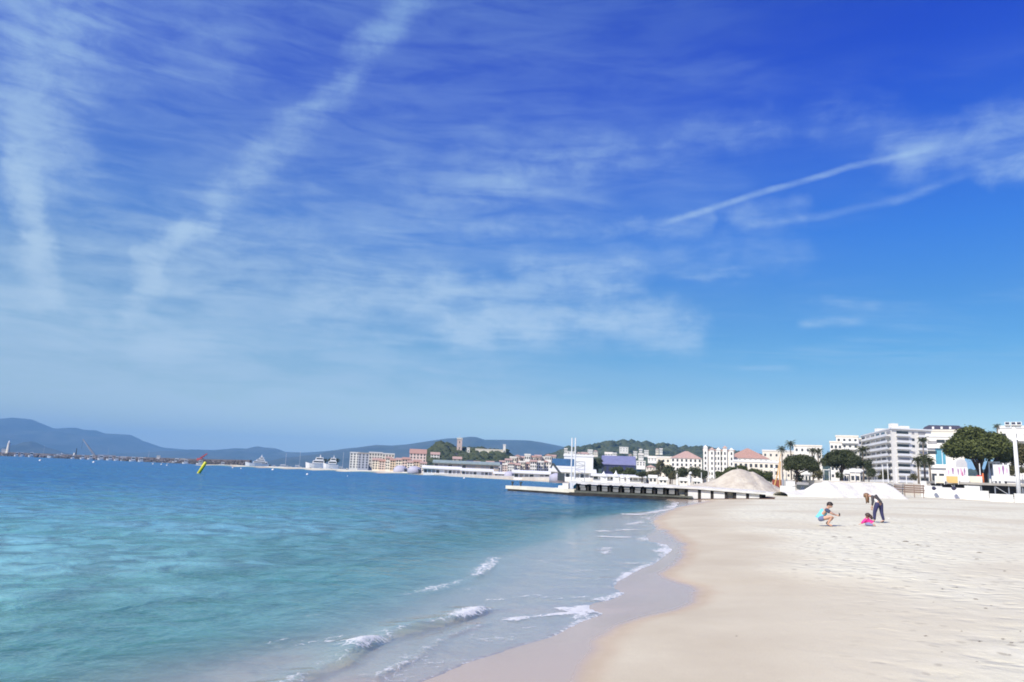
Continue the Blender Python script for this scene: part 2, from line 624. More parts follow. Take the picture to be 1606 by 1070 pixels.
# ------------------------------------------------------------------ sand and sea bed (one sheet)
def sand_material():
    m = bpy.data.materials.new('sand')
    m.use_nodes = True
    t = NT(m.node_tree)
    b = t.n['Principled BSDF']
    tc = t.new('ShaderNodeTexCoord').outputs['Object']
    wet = t.attr('wet')
    tram = t.attr('trampled')
    sea = t.attr('under')
    big = t.noise(tc, 0.35, 5, 0.6)
    mid = t.noise(tc, 2.2, 5, 0.65)
    grain = t.noise(tc, 60, 3, 0.7)
    dry = t.mix(t.mapr(big, 0.3, 0.7), (0.515, 0.45, 0.325), (0.59, 0.53, 0.39))
    pale = t.mix(t.mapr(mid, 0.3, 0.75), (0.65, 0.62, 0.47), (0.735, 0.705, 0.55))
    col = t.mix(tram, dry, pale)
    damp = t.mix(t.mapr(mid, 0.3, 0.7), (0.47, 0.385, 0.27), (0.52, 0.43, 0.31))
    wt = t.math('ADD', wet, t.math('MULTIPLY', t.math('SUBTRACT', mid, 0.5), 0.25))
    col = t.mix(t.mapr(wt, 0.02, 0.5), col, damp)
    soaked = (0.525, 0.40, 0.285)
    col = t.mix(t.mapr(wt, 0.55, 0.95), col, soaked)
    bed = t.mix(t.mapr(t.noise(tc, 0.85, 4, 0.62, 0.6), 0.40, 0.66), (0.56, 0.51, 0.38), (0.20, 0.235, 0.13))
    col = t.mix(sea, col, bed)
    col = t.mix(t.math('MULTIPLY', t.mapr(grain, 0.2, 0.8), 0.16), col, (0.24, 0.2, 0.17))
    # a few darker crumbs of dry weed in the trampled sand
    vor = t.new('ShaderNodeTexVoronoi', feature='F1', voronoi_dimensions='2D')
    t.put(vor.inputs['Vector'], t.vmath('ADD', tc, t.vmath('SCALE', t.noise(tc, 3.0, 2, 0.5, 0, True), s=0.3)))
    vor.inputs['Scale'].default_value = 1.9
    crumbs = t.math('MULTIPLY', t.mapr(vor.outputs['Distance'], 0.15, 0.06), t.math('MULTIPLY', tram, t.mapr(big, 0.42, 0.54)))
    col = t.mix(t.math('MULTIPLY', crumbs, 0.6), col, (0.16, 0.13, 0.10))
    t.l.new(col, b.inputs['Base Color'])
    t.l.new(t.mapr(wt, 0.45, 0.95, 0.9, 0.16), b.inputs['Roughness'])
    t.l.new(t.mapr(wt, 0.45, 0.9, 0.12, 0.75), b.inputs['Specular IOR Level'])
    # relief: foot-trodden hollows where dry, fine grain everywhere
    v2 = t.new('ShaderNodeTexVoronoi', feature='SMOOTH_F1')
    t.put(v2.inputs['Vector'], t.vmath('ADD', tc, t.vmath('SCALE', t.noise(tc, 1.2, 3, 0.5, 0, True), s=0.7)))
    v2.inputs['Scale'].default_value = 2.7
    feet = t.math('MULTIPLY', t.mapr(v2.outputs['Distance'], 0.1, 0.5), tram)
    soft = t.noise(tc, 1.3, 4, 0.6)
    hgt = t.math('ADD', t.math('MULTIPLY', feet, 0.05), t.math('MULTIPLY', grain, 0.0035))
    hgt = t.math('ADD', hgt, t.math('MULTIPLY', t.math('MULTIPLY', soft, t.mapr(tram, 0, 1, 0.02, 0.07)), t.mapr(wet, 0.1, 0.6, 1, 0.1)))
    hgt = t.math('ADD', hgt, t.math('MULTIPLY', t.math('MULTIPLY', t.noise(tc, 6.5, 3, 0.6), tram), 0.02))
    bp = t.new('ShaderNodeBump')
    bp.inputs['Strength'].default_value = 0.8
    bp.inputs['Distance'].default_value = 1.0
    t.l.new(hgt, bp.inputs['Height'])
    t.l.new(bp.outputs[0], b.inputs['Normal'])
    return m


def build_beach():
    X, Y = fan(4.5, 11800, [(60, 0.0065), (300, 0.012), (1e9, 0.05)], 0, 0, 420, (0.0, -6.0))
    Z = land(X, Y)
    t = X - xW(Y)
    # rumpled dry sand
    tram = sstep(1.1, 4.0, t + 2.2 * (fbm(X * 0.25, Y * 0.25, 3) - 0.5) - 0.03 * np.minimum(Y, 60))
    tram = np.clip(tram, 0, 1) * (0.35 + 0.65 * sstep(0.25, 0.6, fbm(X * 0.2 + 7, Y * 0.2, 3)))
    near = sstep(140, 60, Y)
    Z = Z + np.where(t > 0, tram * near * (0.06 * (fbm(X * 0.55, Y * 0.55, 3) - 0.5) + 0.035 * (fbm(X * 2.1, Y * 2.1, 3) - 0.5)), 0)
    bank = 0.01 * (vnoise(X * 0.8, Y * 0.8) - 0.5) * sstep(-0.05, -0.9, t)
    Z = Z + bank
    wide = 0.12 + 0.05 * np.minimum(Y, 80) ** 0.6
    wet = 1 - sstep(-0.35, 1.0, t / (0.42 + 0.018 * np.minimum(Y, 80)) + 0.5 * (fbm(X * 0.9, Y * 0.9, 3) - 0.5))
    under = sstep(0.02, 0.5, -Z)
    me = grid_mesh('beach', np.stack([X, Y, Z], -1), sand_material(), {'wet': wet, 'trampled': tram, 'under': under}, flip=False)
    o = link('sand_beach', me)
    tag(o, kind='structure')


build_beach()

# ------------------------------------------------------------------ sea
CREST_PX = [(775, 951), (754, 956), (721, 968), (686, 977), (650, 984), (617, 992), (585, 1004), (562, 1015), (540, 1039), (507, 1049), (475, 1064), (440, 1085)]
CREST2_PX = [(770, 975), (744, 982), (699, 999), (674, 1017), (661, 1029), (634, 1044), (604, 1059), (580, 1078)]
# photographed foam lines: pixels, half width in metres, strength
FOAM = [
    ([(1066, 788), (1060, 797), (1034, 802), (1000, 806)], .85, 1.0), ([(1012, 811), (1020, 815), (985, 822), (1020, 826)], .35, .7),
    ([(945, 831), (990, 830), (1034, 831)], .35, .85), ([(950, 840), (1010, 844), (1012, 849)], .32, .75), ([(1040, 853), (1052, 859), (1046, 866)], .30, .95),
    ([(1055, 862), (1042, 873), (1027, 884), (985, 884)], .16, .85), ([(1027, 884), (1002, 894), (970, 911), (963, 922)], .13, .95), ([(963, 922), (979, 931), (940, 943)], .12, .95),
    ([(780, 935), (840, 930), (872, 938), (920, 936)], .07, .75), ([(946, 861), (958, 857), (948, 868)], .26, .8),
    ([(806, 969), (855, 964), (896, 962), (922, 954), (925, 960), (946, 963)], .12, 1.0), ([(880, 955), (915, 962), (905, 972)], .12, .85),
    ([(946, 963), (912, 976), (893, 987), (871, 999)], .07, .9), ([(640, 925), (702, 911), (747, 896), (776, 871)], .16, .62), ([(702, 921), (750, 917)], .06, .55),
    ([(769, 935), (800, 937), (875, 935)], .06, .5), ([(679, 1042), (709, 1039)], .03, .5), ([(814, 1036), (855, 1036)], .03, .55), ([(820, 985), (855, 982)], .05, .6),
    ([(422, 999), (450, 994), (523, 1001)], .05, .55), ([(400, 1010), (470, 1004), (540, 990)], .05, .45), ([(610, 985), (640, 973), (680, 972)], .05, .5),
    ([(560, 1000), (600, 990), (640, 985)], .05, .55), ([(846, 875), (905, 893), (960, 893)], .08, .5), ([(860, 840), (900, 850), (960, 846)], .14, .4), ([(640, 1010), (700, 1000), (760, 995)], .03, .4),
    ([(870, 905), (900, 902), (960, 905)], .06, .35), ([(720, 985), (800, 992), (860, 985)], .04, .35), ([(480, 960), (560, 945), (620, 940)], .06, .35),
]


def ground_pts(px, z=0.05):
    return [(G(a, b, z).x, G(a, b, z).y) for a, b in px]


def sea_material():
    m = bpy.data.materials.new('sea_water')
    m.use_nodes = True
    t = NT(m.node_tree)
    t.n.clear()
    out = t.new('ShaderNodeOutputMaterial')
    tc = t.new('ShaderNodeTexCoord').outputs['Object']
    depth = t.attr('depth')
    foam = t.attr('foam')
    calm = t.attr('calm')
    dist = t.attr('dist')
    # ripples, growing with the distance they have to be seen from
    m1 = t.new('ShaderNodeMapping')
    m1.inputs['Rotation'].default_value = (0, 0, R(28))
    m1.inputs['Scale'].default_value = (1.0, 0.85, 1)
    t.l.new(tc, m1.inputs['Vector'])
    v = m1.outputs[0]
    n_s = t.noise(v, 3.2, 4, 0.6, 0.3)
    n_m = t.noise(v, 1.25, 3, 0.5, 0.7)
    n_l = t.noise(v, 0.20, 3, 0.5, 0.4)
    h = t.math('MULTIPLY', n_s, t.mapr(dist, 5, 60, 0.065, 0.02, False))
    h = t.math('ADD', h, t.math('MULTIPLY', n_m, t.mapr(dist, 5, 250, 0.13, 0.16, False)))
    h = t.math('ADD', h, t.math('MULTIPLY', n_l, t.mapr(dist, 10, 120, 0.10, 0.60, False)))
    h = t.math('MULTIPLY', h, calm)
    bp = t.new('ShaderNodeBump')
    bp.inputs['Strength'].default_value = 1.0
    bp.inputs['Distance'].default_value = 1.0
    t.l.new(h, bp.inputs['Height'])
    N = bp.outputs[0]
    # the water's own colour: light scattered back grows with depth, what is left of the bed fades with it
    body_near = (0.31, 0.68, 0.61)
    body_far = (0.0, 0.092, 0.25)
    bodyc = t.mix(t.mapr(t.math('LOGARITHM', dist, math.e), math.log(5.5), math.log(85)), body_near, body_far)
    # the wavelets' light and dark faces painted into the body colour, paler at crests
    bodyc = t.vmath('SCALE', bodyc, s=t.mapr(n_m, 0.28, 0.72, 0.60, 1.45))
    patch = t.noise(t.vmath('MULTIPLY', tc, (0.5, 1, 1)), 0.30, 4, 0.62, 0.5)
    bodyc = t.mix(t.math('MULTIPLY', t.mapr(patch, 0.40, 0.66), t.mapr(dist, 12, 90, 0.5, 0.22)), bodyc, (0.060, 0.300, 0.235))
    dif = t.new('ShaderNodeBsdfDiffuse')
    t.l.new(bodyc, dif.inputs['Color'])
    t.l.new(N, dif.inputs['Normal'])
    tr = t.new('ShaderNodeBsdfTransparent')
    k = t.math('MULTIPLY', depth, -1.0)
    tint = t.comb(t.math('EXPONENT', t.math('MULTIPLY', k, 1.7)), t.math('EXPONENT', t.math('MULTIPLY', k, 0.34)), t.math('EXPONENT', t.math('MULTIPLY', k, 0.26)))
    t.l.new(tint, tr.inputs['Color'])
    opac = t.math('SUBTRACT', 1.0, t.math('EXPONENT', t.math('MULTIPLY', k, 1.05)))
    opac = t.math('MINIMUM', opac, 0.97)
    mx = t.new('ShaderNodeMixShader')
    t.l.new(opac, mx.inputs[0])
    t.l.new(tr.outputs[0], mx.inputs[1])
    t.l.new(dif.outputs[0], mx.inputs[2])
    gl = t.new('ShaderNodeBsdfGlossy')
    gl.inputs['Color'].default_value = (1, 1, 1, 1)
    t.l.new(t.mapr(dist, 6, 300, 0.06, 0.22, False), gl.inputs['Roughness'])
    t.l.new(N, gl.inputs['Normal'])
    fr = t.new('ShaderNodeFresnel')
    fr.inputs['IOR'].default_value = 1.333
    t.l.new(N, fr.inputs['Normal'])
    frc = t.math('MINIMUM', fr.outputs[0], t.mapr(dist, 10, 200, 0.36, 0.27, False))
    mg = t.new('ShaderNodeMixShader')
    t.l.new(frc, mg.inputs[0])
    t.l.new(mx.outputs[0], mg.inputs[1])
    t.l.new(gl.outputs[0], mg.inputs[2])
    # foam
    fn = t.noise(tc, 8.0, 6, 0.72, 0.4)
    fn2 = t.noise(tc, 1.7, 3, 0.6, 0.6)
    vo = t.new('ShaderNodeTexVoronoi', feature='DISTANCE_TO_EDGE')
    t.put(vo.inputs['Vector'], t.vmath('ADD', tc, t.vmath('SCALE', t.noise(tc, 4.0, 3, 0.6, 0, True), s=0.25)))
    vo.inputs['Scale'].default_value = 7.0
    lace = t.mapr(vo.outputs['Distance'], 0.02, 0.16, 0.26, -0.12)
    brk = t.math('ADD', t.math('MULTIPLY', t.math('SUBTRACT', fn, 0.5), 1.3), t.math('MULTIPLY', t.math('SUBTRACT', fn2, 0.5), 1.0))
    fm = t.mapr(t.math('ADD', t.math('ADD', foam, lace), brk), 0.52, 1.05)
    fm = t.math('MULTIPLY', fm, t.mapr(foam, 0.03, 0.2))
    fd = t.new('ShaderNodeBsdfDiffuse')
    fd.inputs['Color'].default_value = (0.72, 0.72, 0.71, 1)
    b2 = t.new('ShaderNodeBump')
    b2.inputs['Strength'].default_value = 0.7
    b2.inputs['Distance'].default_value = 0.06
    t.l.new(fn, b2.inputs['Height'])
    t.l.new(b2.outputs[0], fd.inputs['Normal'])
    mf = t.new('ShaderNodeMixShader')
    t.l.new(t.math('MULTIPLY', fm, 0.84), mf.inputs[0])
    t.l.new(mg.outputs[0], mf.inputs[1])
    t.l.new(fd.outputs[0], mf.inputs[2])
    t.l.new(mf.outputs[0], out.inputs['Surface'])
    return m


def build_sea():
    X, Y = fan(4.5, 11800, [(50, 0.0048), (300, 0.010), (1500, 0.04), (1e9, 0.08)], 0, 0, 520, (0.0, -6.0))
    bed = land(X, Y)
    s, d = xS(Y), xD(Y)
    d = np.minimum(d, s - 0.1)
    q = np.maximum(d - X, 0)
    calm = sstep(-0.3, 2.5, q)
    D = np.hypot(X, Y)
    # running ripples as real shape near the camera
    amp = 0.085 * sstep(0.2, 5, q) * sstep(400, 60, D)
    a1 = R(25)
    u = X * math.cos(a1) + Y * math.sin(a1)
    w_ = -X * math.sin(a1) + Y * math.cos(a1)
    wav = (fbm(u * 0.65, w_ * 0.5, 3) - 0.5) * 1.6 + (fbm(u * 1.5 + 31, w_ * 0.8, 3) - 0.5) * 0.7
    Z = amp * wav
    swash = sstep(0.0, 1.0, (X - d) / (s - d))
    film = 0.006 + 0.018 * np.clip((s - X) / (s - d), 0, 1)
    zs = bed + film
    Z = np.maximum(Z, zs) if False else np.where(X > d, np.maximum(zs, Z * (1 - swash)), Z)
    # the small breaking wave and the thin second line behind it
    cp = ground_pts(CREST_PX)
    cd, side, pos = seg_dist(X, Y, cp)
    sd = cd * side * -1                       # positive towards the beach once oriented
    ref, rside, _ = seg_dist(np.array([2.0]), np.array([8.0]), cp)
    sd = cd * side * float(rside[0])
    ln = sstep(0.0, 0.10, pos) * (0.55 + 0.45 * np.cos(pos * 9.0) ** 2) * (0.75 + 0.5 * (fbm(pos * 18, pos * 0 + 3.3, 2) - 0.5))
    prof = np.where(sd < 0, np.exp(-(np.abs(sd) / 0.42) ** 1.6), np.exp(-(sd / 0.085) ** 2))
    Z = Z + 0.135 * ln * prof
    crest = prof * sstep(0.0, 0.02, pos)
    burst = np.exp(-((pos - 0.12) / 0.085) ** 2) * 1.0 + np.exp(-((pos - 0.60) / 0.055) ** 2) * 0.95
    top = np.where(sd < 0, np.exp(-(np.abs(sd) / 0.32) ** 2), np.exp(-(sd / 0.12) ** 2))
    foam = top * np.clip(0.44 + burst, 0, 1.15)
    lump = top * burst
    Z = Z + 0.085 * lump * (fbm(X * 5, Y * 5, 3) - 0.25)
    cp2 = ground_pts(CREST2_PX)
    cd2, side2, pos2 = seg_dist(X, Y, cp2)
    ref2, rs2, _ = seg_dist(np.array([2.5]), np.array([8.0]), cp2)
    sd2 = cd2 * side2 * float(rs2[0])
    ends = sstep(0, .08, pos2) * sstep(1, .92, pos2)
    p2 = np.where(sd2 < 0, np.exp(-(np.abs(sd2) / 0.30) ** 1.5), np.exp(-(sd2 / 0.04) ** 2))
    Z = Z + 0.018 * p2 * ends
    foam = np.maximum(foam, np.where(sd2 < 0, np.exp(-np.abs(sd2) / 0.30), np.exp(-(sd2 / 0.03) ** 2)) * 0.50 * ends)
    foam = np.maximum(foam, np.where(X < s, 0.56 * np.exp(-((s - X) / (0.05 + 0.003 * np.minimum(Y, 80))) ** 2), 0))
    foam = np.maximum(foam, 0.29 * sstep(0.1, 0.7, swash) * (X < s))
    jig = 0.10 * (fbm(X * 2.5, Y * 1.2, 3) - 0.5)
    for px, hw, st in FOAM:
        pts = ground_pts(px, 0.06)
        dd, _, ps = seg_dist(X, Y, pts)
        rag = fbm(X * 1.9 + hw * 40, Y * 1.1, 3) - 0.5
        gap = 0.68 + 0.8 * fbm(X * 0.9 + hw * 91, Y * 0.9 + 5, 2)
        dd = np.abs(dd + jig * min(1.0, hw * 8) + rag * hw * 1.8)
        foam = np.maximum(foam, st * gap * np.exp(-(dd / (hw * 1.1)) ** 1.4))
    # the film of water ends at the swash line
    gone = sstep(0.0, 0.25, X - s)
    Z = np.where(X > s, bed - 0.004 - 0.1 * np.minimum(X - s, 2.0), Z)
    depth = np.maximum(Z - bed, 0.0)
    depth = depth * 1.0
    me = grid_mesh('sea', np.stack([X, Y, Z], -1), sea_material(), {'depth': depth, 'foam': foam, 'calm': 0.12 + 0.88 * calm, 'dist': D})
    o = link('sea', me)
    tag(o, kind='structure')


build_sea()

# ------------------------------------------------------------------ hills and mountains
def hill_mat(name, a, b, scale):
    m = bpy.data.materials.new(name)
    m.use_nodes = True
    t = NT(m.node_tree)
    p = t.n['Principled BSDF']
    tc = t.new('ShaderNodeTexCoord').outputs['Object']
    n = t.noise(tc, scale, 6, 0.62)
    c = t.mix(t.mapr(n, 0.38, 0.64), a, b)
    t.l.new(c, p.inputs['Base Color'])
    p.inputs['Roughness'].default_value = 0.95
    p.inputs['Specular IOR Level'].default_value = 0.05
    return m


def ridge(name, prof, dist, front, back, m, rough=0.05, nu=260, nv=60, seed=0.0, base=-2.0):
    """terrain whose skyline follows the photographed one; it slopes down towards and away from the viewer"""
    px = np.array([p[0] for p in prof], float)
    py = np.array([p[1] for p in prof], float)
    us = np.linspace(px[0], px[-1], nu)
    ys = np.interp(us, px, py)
    pts = [W(a, b, dist) for a, b in zip(us, ys)]
    cx = np.array([p.x for p in pts])
    cz = np.array([p.z for p in pts])
    v = np.concatenate([-np.linspace(1, 0, nv // 2 * 2 // 3 * 1 + 10) ** 1.2, np.linspace(0, 1, 16)[1:]])
    V, CX = np.meshgrid(v, cx, indexing='ij')
    CZ = np.broadcast_to(cz, V.shape)
    Y = dist + np.where(V < 0, V * front, V * back)
    X = CX * (1 + 0.0 * V)
    fall = np.where(V < 0, (1 - np.abs(V)) ** 1.15, (1 - V) ** 1.3)
    sc = 6.0 / front
    nz = (fbm(X * sc + seed, Y * sc * 1.5, 5) - 0.5) * 2
    H = np.maximum(CZ - base, 0)
    Z = base + H * fall * (1 + 0.45 * nz * np.abs(V) ** 0.5 * (np.abs(V) > 0.001)) + H.mean() * rough * nz * (np.abs(V) ** 0.5)
    Z = np.where(np.abs(V) > 0.995, base - 3, Z)
    # nothing in front may rise above the traced skyline
    lim = EYE.z + (CZ - EYE.z) * (Y / dist)
    Z = np.where(V < 0, np.minimum(Z, np.maximum(lim - 0.01 * H, base - 3)), Z)
    me = grid_mesh(name, np.stack([X, Y, Z], -1), m)
    o = link(name, me)
    tag(o, kind='structure')
    return o


M_FAR = hill_mat('far_slopes', (0.038, 0.048, 0.040), (0.070, 0.075, 0.060), 0.004)
M_WOOD = hill_mat('wooded_slopes', (0.035, 0.050, 0.022), (0.075, 0.085, 0.045), 0.03)
ridge('mountains', [(-520, 715), (-380, 700), (-260, 690), (-140, 672), (-60, 664), (0, 657), (20, 655), (50, 658), (62, 663), (80, 671), (92, 673), (105, 671), (120, 671),
                    (130, 674), (150, 675), (165, 680), (205, 682), (220, 690), (240, 697), (255, 702), (300, 706), (340, 708), (400, 714), (450, 735)],
      9000, 2600, 2200, M_FAR, seed=1.0)
ridge('distant_hills', [(200, 722), (250, 709), (300, 705), (340, 706), (372, 703), (390, 704), (396, 702), (404, 700), (414, 702), (430, 703), (440, 706), (448, 709),
                        (480, 710), (520, 707), (545, 704), (600, 702), (680, 735)], 7600, 1800, 2000, M_FAR, seed=4.0)
ridge('inland_hills', [(430, 730), (480, 716), (515, 708), (540, 704), (560, 702), (590, 698), (615, 699), (640, 697), (665, 693), (700, 688), (722, 687), (738, 685), (748, 686),
                       (760, 690), (790, 690), (830, 691), (850, 694), (870, 698), (900, 704), (950, 712), (1020, 722), (1100, 752)], 5600, 1500, 1800, M_FAR, seed=7.0)
ridge('wooded_cape', [(-80, 716), (0, 711), (25, 701), (38, 695), (48, 692), (57, 694), (70, 702), (85, 706), (98, 711), (120, 721)], 5600, 700, 700, M_FAR, nu=100, seed=2.0)
ridge('green_hill', [(780, 742), (830, 728), (860, 718), (880, 712), (900, 706), (915, 703), (935, 701), (955, 697), (985, 695), (1020, 697), (1045, 701), (1065, 705),
                     (1090, 703), (1110, 706), (1150, 712), (1250, 722), (1400, 734), (1600, 745), (1800, 760)], 1500, 620, 700, M_WOOD, nu=300, seed=3.0)
ridge('old_town_hill', [(560, 738), (620, 733), (650, 724), (672, 710), (685, 700), (695, 696), (703, 699), (715, 705), (730, 706), (745, 705), (760, 706), (790, 708),
                        (800, 716), (815, 728), (850, 738), (880, 746)], 780, 170, 220, M_WOOD, nu=140, seed=9.0)

# ------------------------------------------------------------------ air
def build_haze():
    m = bpy.data.materials.new('haze')
    m.use_nodes = True
    t = NT(m.node_tree)
    t.n.clear()
    out = t.new('ShaderNodeOutputMaterial')
    v = t.new('ShaderNodeVolumePrincipled')
    v.inputs['Color'].default_value = (0.28, 0.60, 1.0, 1)
    v.inputs['Density'].default_value = 1.15e-4
    v.inputs['Anisotropy'].default_value = -0.2
    t.l.new(v.outputs[0], out.inputs['Volume'])
    o = MB().box(-13500, 13500, -900, 13500, -8, 520).build('haze', m)
    tag(o, kind='stuff')


build_haze()

# ------------------------------------------------------------------ materials of built things
PLASTER = mat('white_plaster', (0.72, 0.69, 0.62), 0.8, 0.05, 0.6)
CREAM = mat('cream_plaster', (0.70, 0.64, 0.53), 0.85, 0.06, 0.6)
OCHRE = mat('ochre_plaster', (0.62, 0.50, 0.37), 0.85, 0.08, 0.6)
PINK = mat('pink_plaster', (0.64, 0.51, 0.44), 0.85, 0.07, 0.6)
GREYW = mat('grey_plaster', (0.48, 0.47, 0.48), 0.8, 0.06, 0.6)
STONE = mat('old_stone', (0.42, 0.36, 0.29), 0.9, 0.18, 0.5)
ROOFT = mat('terracotta_tiles', (0.40, 0.235, 0.18), 0.8, 0.2, 1.2)
ROOFP = mat('faded_red_tiles', (0.43, 0.29, 0.24), 0.8, 0.15, 1.0)
ROOFD = mat('dark_roof', (0.055, 0.05, 0.085), 0.5, 0.15, 1.0)
ROOFB = mat('blue_roof', (0.20, 0.205, 0.33), 0.5, 0.12, 0.5)
ROOFG = mat('grey_green_roof', (0.24, 0.30, 0.29), 0.6, 0.15, 0.4)
WGLASS = mat('window_glass', (0.035, 0.04, 0.05), 0.12, 0.3, 0.3, spec=0.6)
BGLASS = mat('blue_glass', (0.03, 0.10, 0.22), 0.12, 0.2, 0.3, spec=0.6)
TGLASS = mat('turquoise_glass', (0.09, 0.30, 0.40), 0.15, 0.15, 0.3, spec=0.6)
SHUT = mat('grey_shutter', (0.30, 0.29, 0.29), 0.7, 0.1, 2)
WPAINT = mat('white_paint', (0.72, 0.72, 0.70), 0.45, 0.04, 2)
CONC = mat('pale_concrete', (0.56, 0.53, 0.47), 0.85, 0.14, 0.9, bump=0.2)
WCONC = mat('white_concrete', (0.68, 0.67, 0.64), 0.8, 0.06, 1.2, bump=0.1)
DARKW = mat('weed_stained_timber', (0.030, 0.026, 0.022), 0.75, 0.5, 1.5, bump=0.3)
ROCK = mat('breakwater_rock', (0.10, 0.088, 0.085), 0.9, 0.35, 0.6)
STEEL = mat('grey_steel', (0.26, 0.28, 0.32), 0.5, 0.1, 2, metal=0.3)
DSTEEL = mat('dark_steel', (0.05, 0.06, 0.06), 0.5, 0.2, 2)
TENT = mat('white_tent_fabric', (0.72, 0.72, 0.72), 0.7, 0.04, 0.5)
GTENT = mat('lilac_grey_fabric', (0.40, 0.39, 0.47), 0.7, 0.06, 0.4)
PAVE = mat('pale_paving', (0.50, 0.47, 0.43), 0.85, 0.1, 0.3)
BARK = mat('pine_bark', (0.085, 0.062, 0.05), 0.9, 0.3, 3)
PBARK = mat('palm_bark', (0.20, 0.16, 0.12), 0.9, 0.25, 4)


def place(px, d, z):
    p = W(px, 740, d)
    return Vector((p.x, p.y, z)), -math.atan2(p.x, p.y)


def span(px0, px1, d):
    a, b = W(px0, 740, d), W(px1, 740, d)
    c = (a + b) / 2
    return (b - a).length * math.cos(math.atan2(c.x, c.y))


WIN = {}


def window_mesh(w, h, m, sill=True):
    k = (round(w, 2), round(h, 2), m.name)
    if k not in WIN:
        b = MB()
        b.box(-w / 2, w / 2, -0.03, 0.10, 0, h)
        WIN[k] = b.mesh('window', m)
    return WIN[k]


SILL = {}


def frame_mesh(w, h, m):
    k = (round(w, 2), round(h, 2), m.name)
    if k not in SILL:
        b = MB()
        t = 0.14
        b.box(-w / 2 - t, w / 2 + t, -0.16, 0.0, -t, 0)
        b.box(-w / 2 - t, w / 2 + t, -0.12, 0.0, h, h + t)
        b.box(-w / 2 - t, -w / 2, -0.12, 0.0, 0, h)
        b.box(w / 2, w / 2 + t, -0.12, 0.0, 0, h)
        b.box(-0.05, 0.05, -0.08, -0.035, 0, h)
        SILL[k] = b.mesh('frame', m)
    return SILL[k]


def roof_part(kind, w, dp, h, m, root, over=0.4):
    b = MB()
    rh = min(w, dp) * 0.28
    o = over
    if kind == 'gable':                       # ridge along x
        b.prism([(-o, h - 0.25), (dp + o, h - 0.25), (dp + o, h + 0.1), (dp / 2, h + rh), (-o, h + 0.1)], -w / 2 - o, w / 2 + o)
        b.v = [(y, x, z) for x, y, z in b.v]
        b.f = [f[::-1] for f in b.f]
    elif kind == 'hip':
        i = min(w, dp) / 2
        vs = [(-w / 2 - o, -o, h), (w / 2 + o, -o, h), (w / 2 + o, dp + o, h), (-w / 2 - o, dp + o, h),
              (-w / 2 + i, i, h + rh), (w / 2 - i, i, h + rh), (w / 2 - i, dp - i, h + rh), (-w / 2 + i, dp - i, h + rh)]
        b.add(vs, [(0, 3, 2, 1), (0, 1, 5, 4), (1, 2, 6, 5), (2, 3, 7, 6), (3, 0, 4, 7), (4, 5, 6, 7)])
    else:                                     # flat with a parapet
        b.box(-w / 2 - 0.25, w / 2 + 0.25, -0.25, dp + 0.25, h, h + 0.35)
        b.box(-w / 2 - 0.25, w / 2 + 0.25, -0.25, 0.0, h + 0.35, h + 0.85)
    return b.build('roof', m, root)


def building(name, label, px0, px1, ytop, d, depth=12, base=2.5, wall=PLASTER, roof='flat', rm=None, rows=3, cols=4, group=None, cat='building',
             win=(1.1, 1.5), glass=WGLASS, yaw=0.0, balcony=False, framed=False, chimney=False):
    c, rz = place((px0 + px1) / 2, d, base)
    w = span(px0, px1, d)
    h = W((px0 + px1) / 2, ytop, d).z - base
    if roof in ('gable', 'hip'):
        h -= min(w, depth) * 0.28
    else:
        h -= 0.85
    root = tag(empty(name, c, rz + yaw), label, cat, group)
    MB().box(-w / 2, w / 2, 0, depth, -3, h).build('wall', wall, root)
    r = roof_part(roof, w, depth, h, rm or wall, root)
    if chimney:
        MB().box(w * 0.2, w * 0.2 + 0.9, depth * 0.3, depth * 0.3 + 0.9, h + 0.2, h + min(w, depth) * 0.28 + 1.0).build('chimney', wall, r)
    fh = h / max(rows, 1)
    ww = min(win[0], w / max(cols, 1) * 0.6)
    wh = min(win[1], fh * 0.62)
    for i in range(rows):
        z = i * fh + fh * 0.22
        for j in range(cols):
            x = -w / 2 + (j + 0.5) * w / cols
            f = link('window', window_mesh(ww, wh, glass), root, (x, 0, z))
            if framed:
                link('frame', frame_mesh(ww, wh, WPAINT), f, (0, -0.0, 0))
        if balcony and i > 0:
            bb = MB()
            bb.box(-w / 2 + 0.3, w / 2 - 0.3, -1.3, 0, i * fh - 0.12, i * fh + 0.06)
            bb.box(-w / 2 + 0.3, w / 2 - 0.3, -1.3, -1.22, i * fh + 0.06, i * fh + 0.95)
            bb.build('balcony', WPAINT, root)
    return root, w, h


# ------------------------------------------------------------------ ground of the town
def build_promenade():
    front = [(190, 112), (112, 130), (84, 137), (70, 139), (61, 145), (61, 166), (61, 195), (59, 232), (47, 272), (30, 292), (13, 312), (0, 350), (-20, 405), (-40, 436), (-64, 470)]
    back = [(-120, 700), (-100, 1150), (300, 2500), (2600, 2500), (900, 112)]
    b = MB()
    n = len(front) + len(back)
    pts = front + back
    zt = [PROM_Z] * 8 + [2.6, 1.9, 1.6, 1.4, 1.3, 1.25, 1.25] + []
    zt = (zt + [3.0] * n)[:len(front)] + [2.6, 3, 3.4, 3.4, 3.4]
    vs = [(x, y, z) for (x, y), z in zip(pts, zt)] + [(x, y, -2.0) for x, y in pts]
    fs = [tuple(range(n))[::-1]] + [((k + 1) % n, k, k + n, (k + 1) % n + n)[::-1] for k in range(n)]
    # a cap split into triangles keeps the slightly uneven levels clean
    b.add(vs, fs[1:])
    o = b.build('promenade_ground', PAVE)
    import bmesh
    bm = bmesh.new()
    bm.from_mesh(o.data)
    bm.verts.ensure_lookup_table()
    f = bm.faces.new([bm.verts[i] for i in range(n)])
    bmesh.ops.triangulate(bm, faces=[f])
    bmesh.ops.recalc_face_normals(bm, faces=bm.faces)
    bm.to_mesh(o.data)
    bm.free()
    tag(o, kind='structure')


build_promenade()

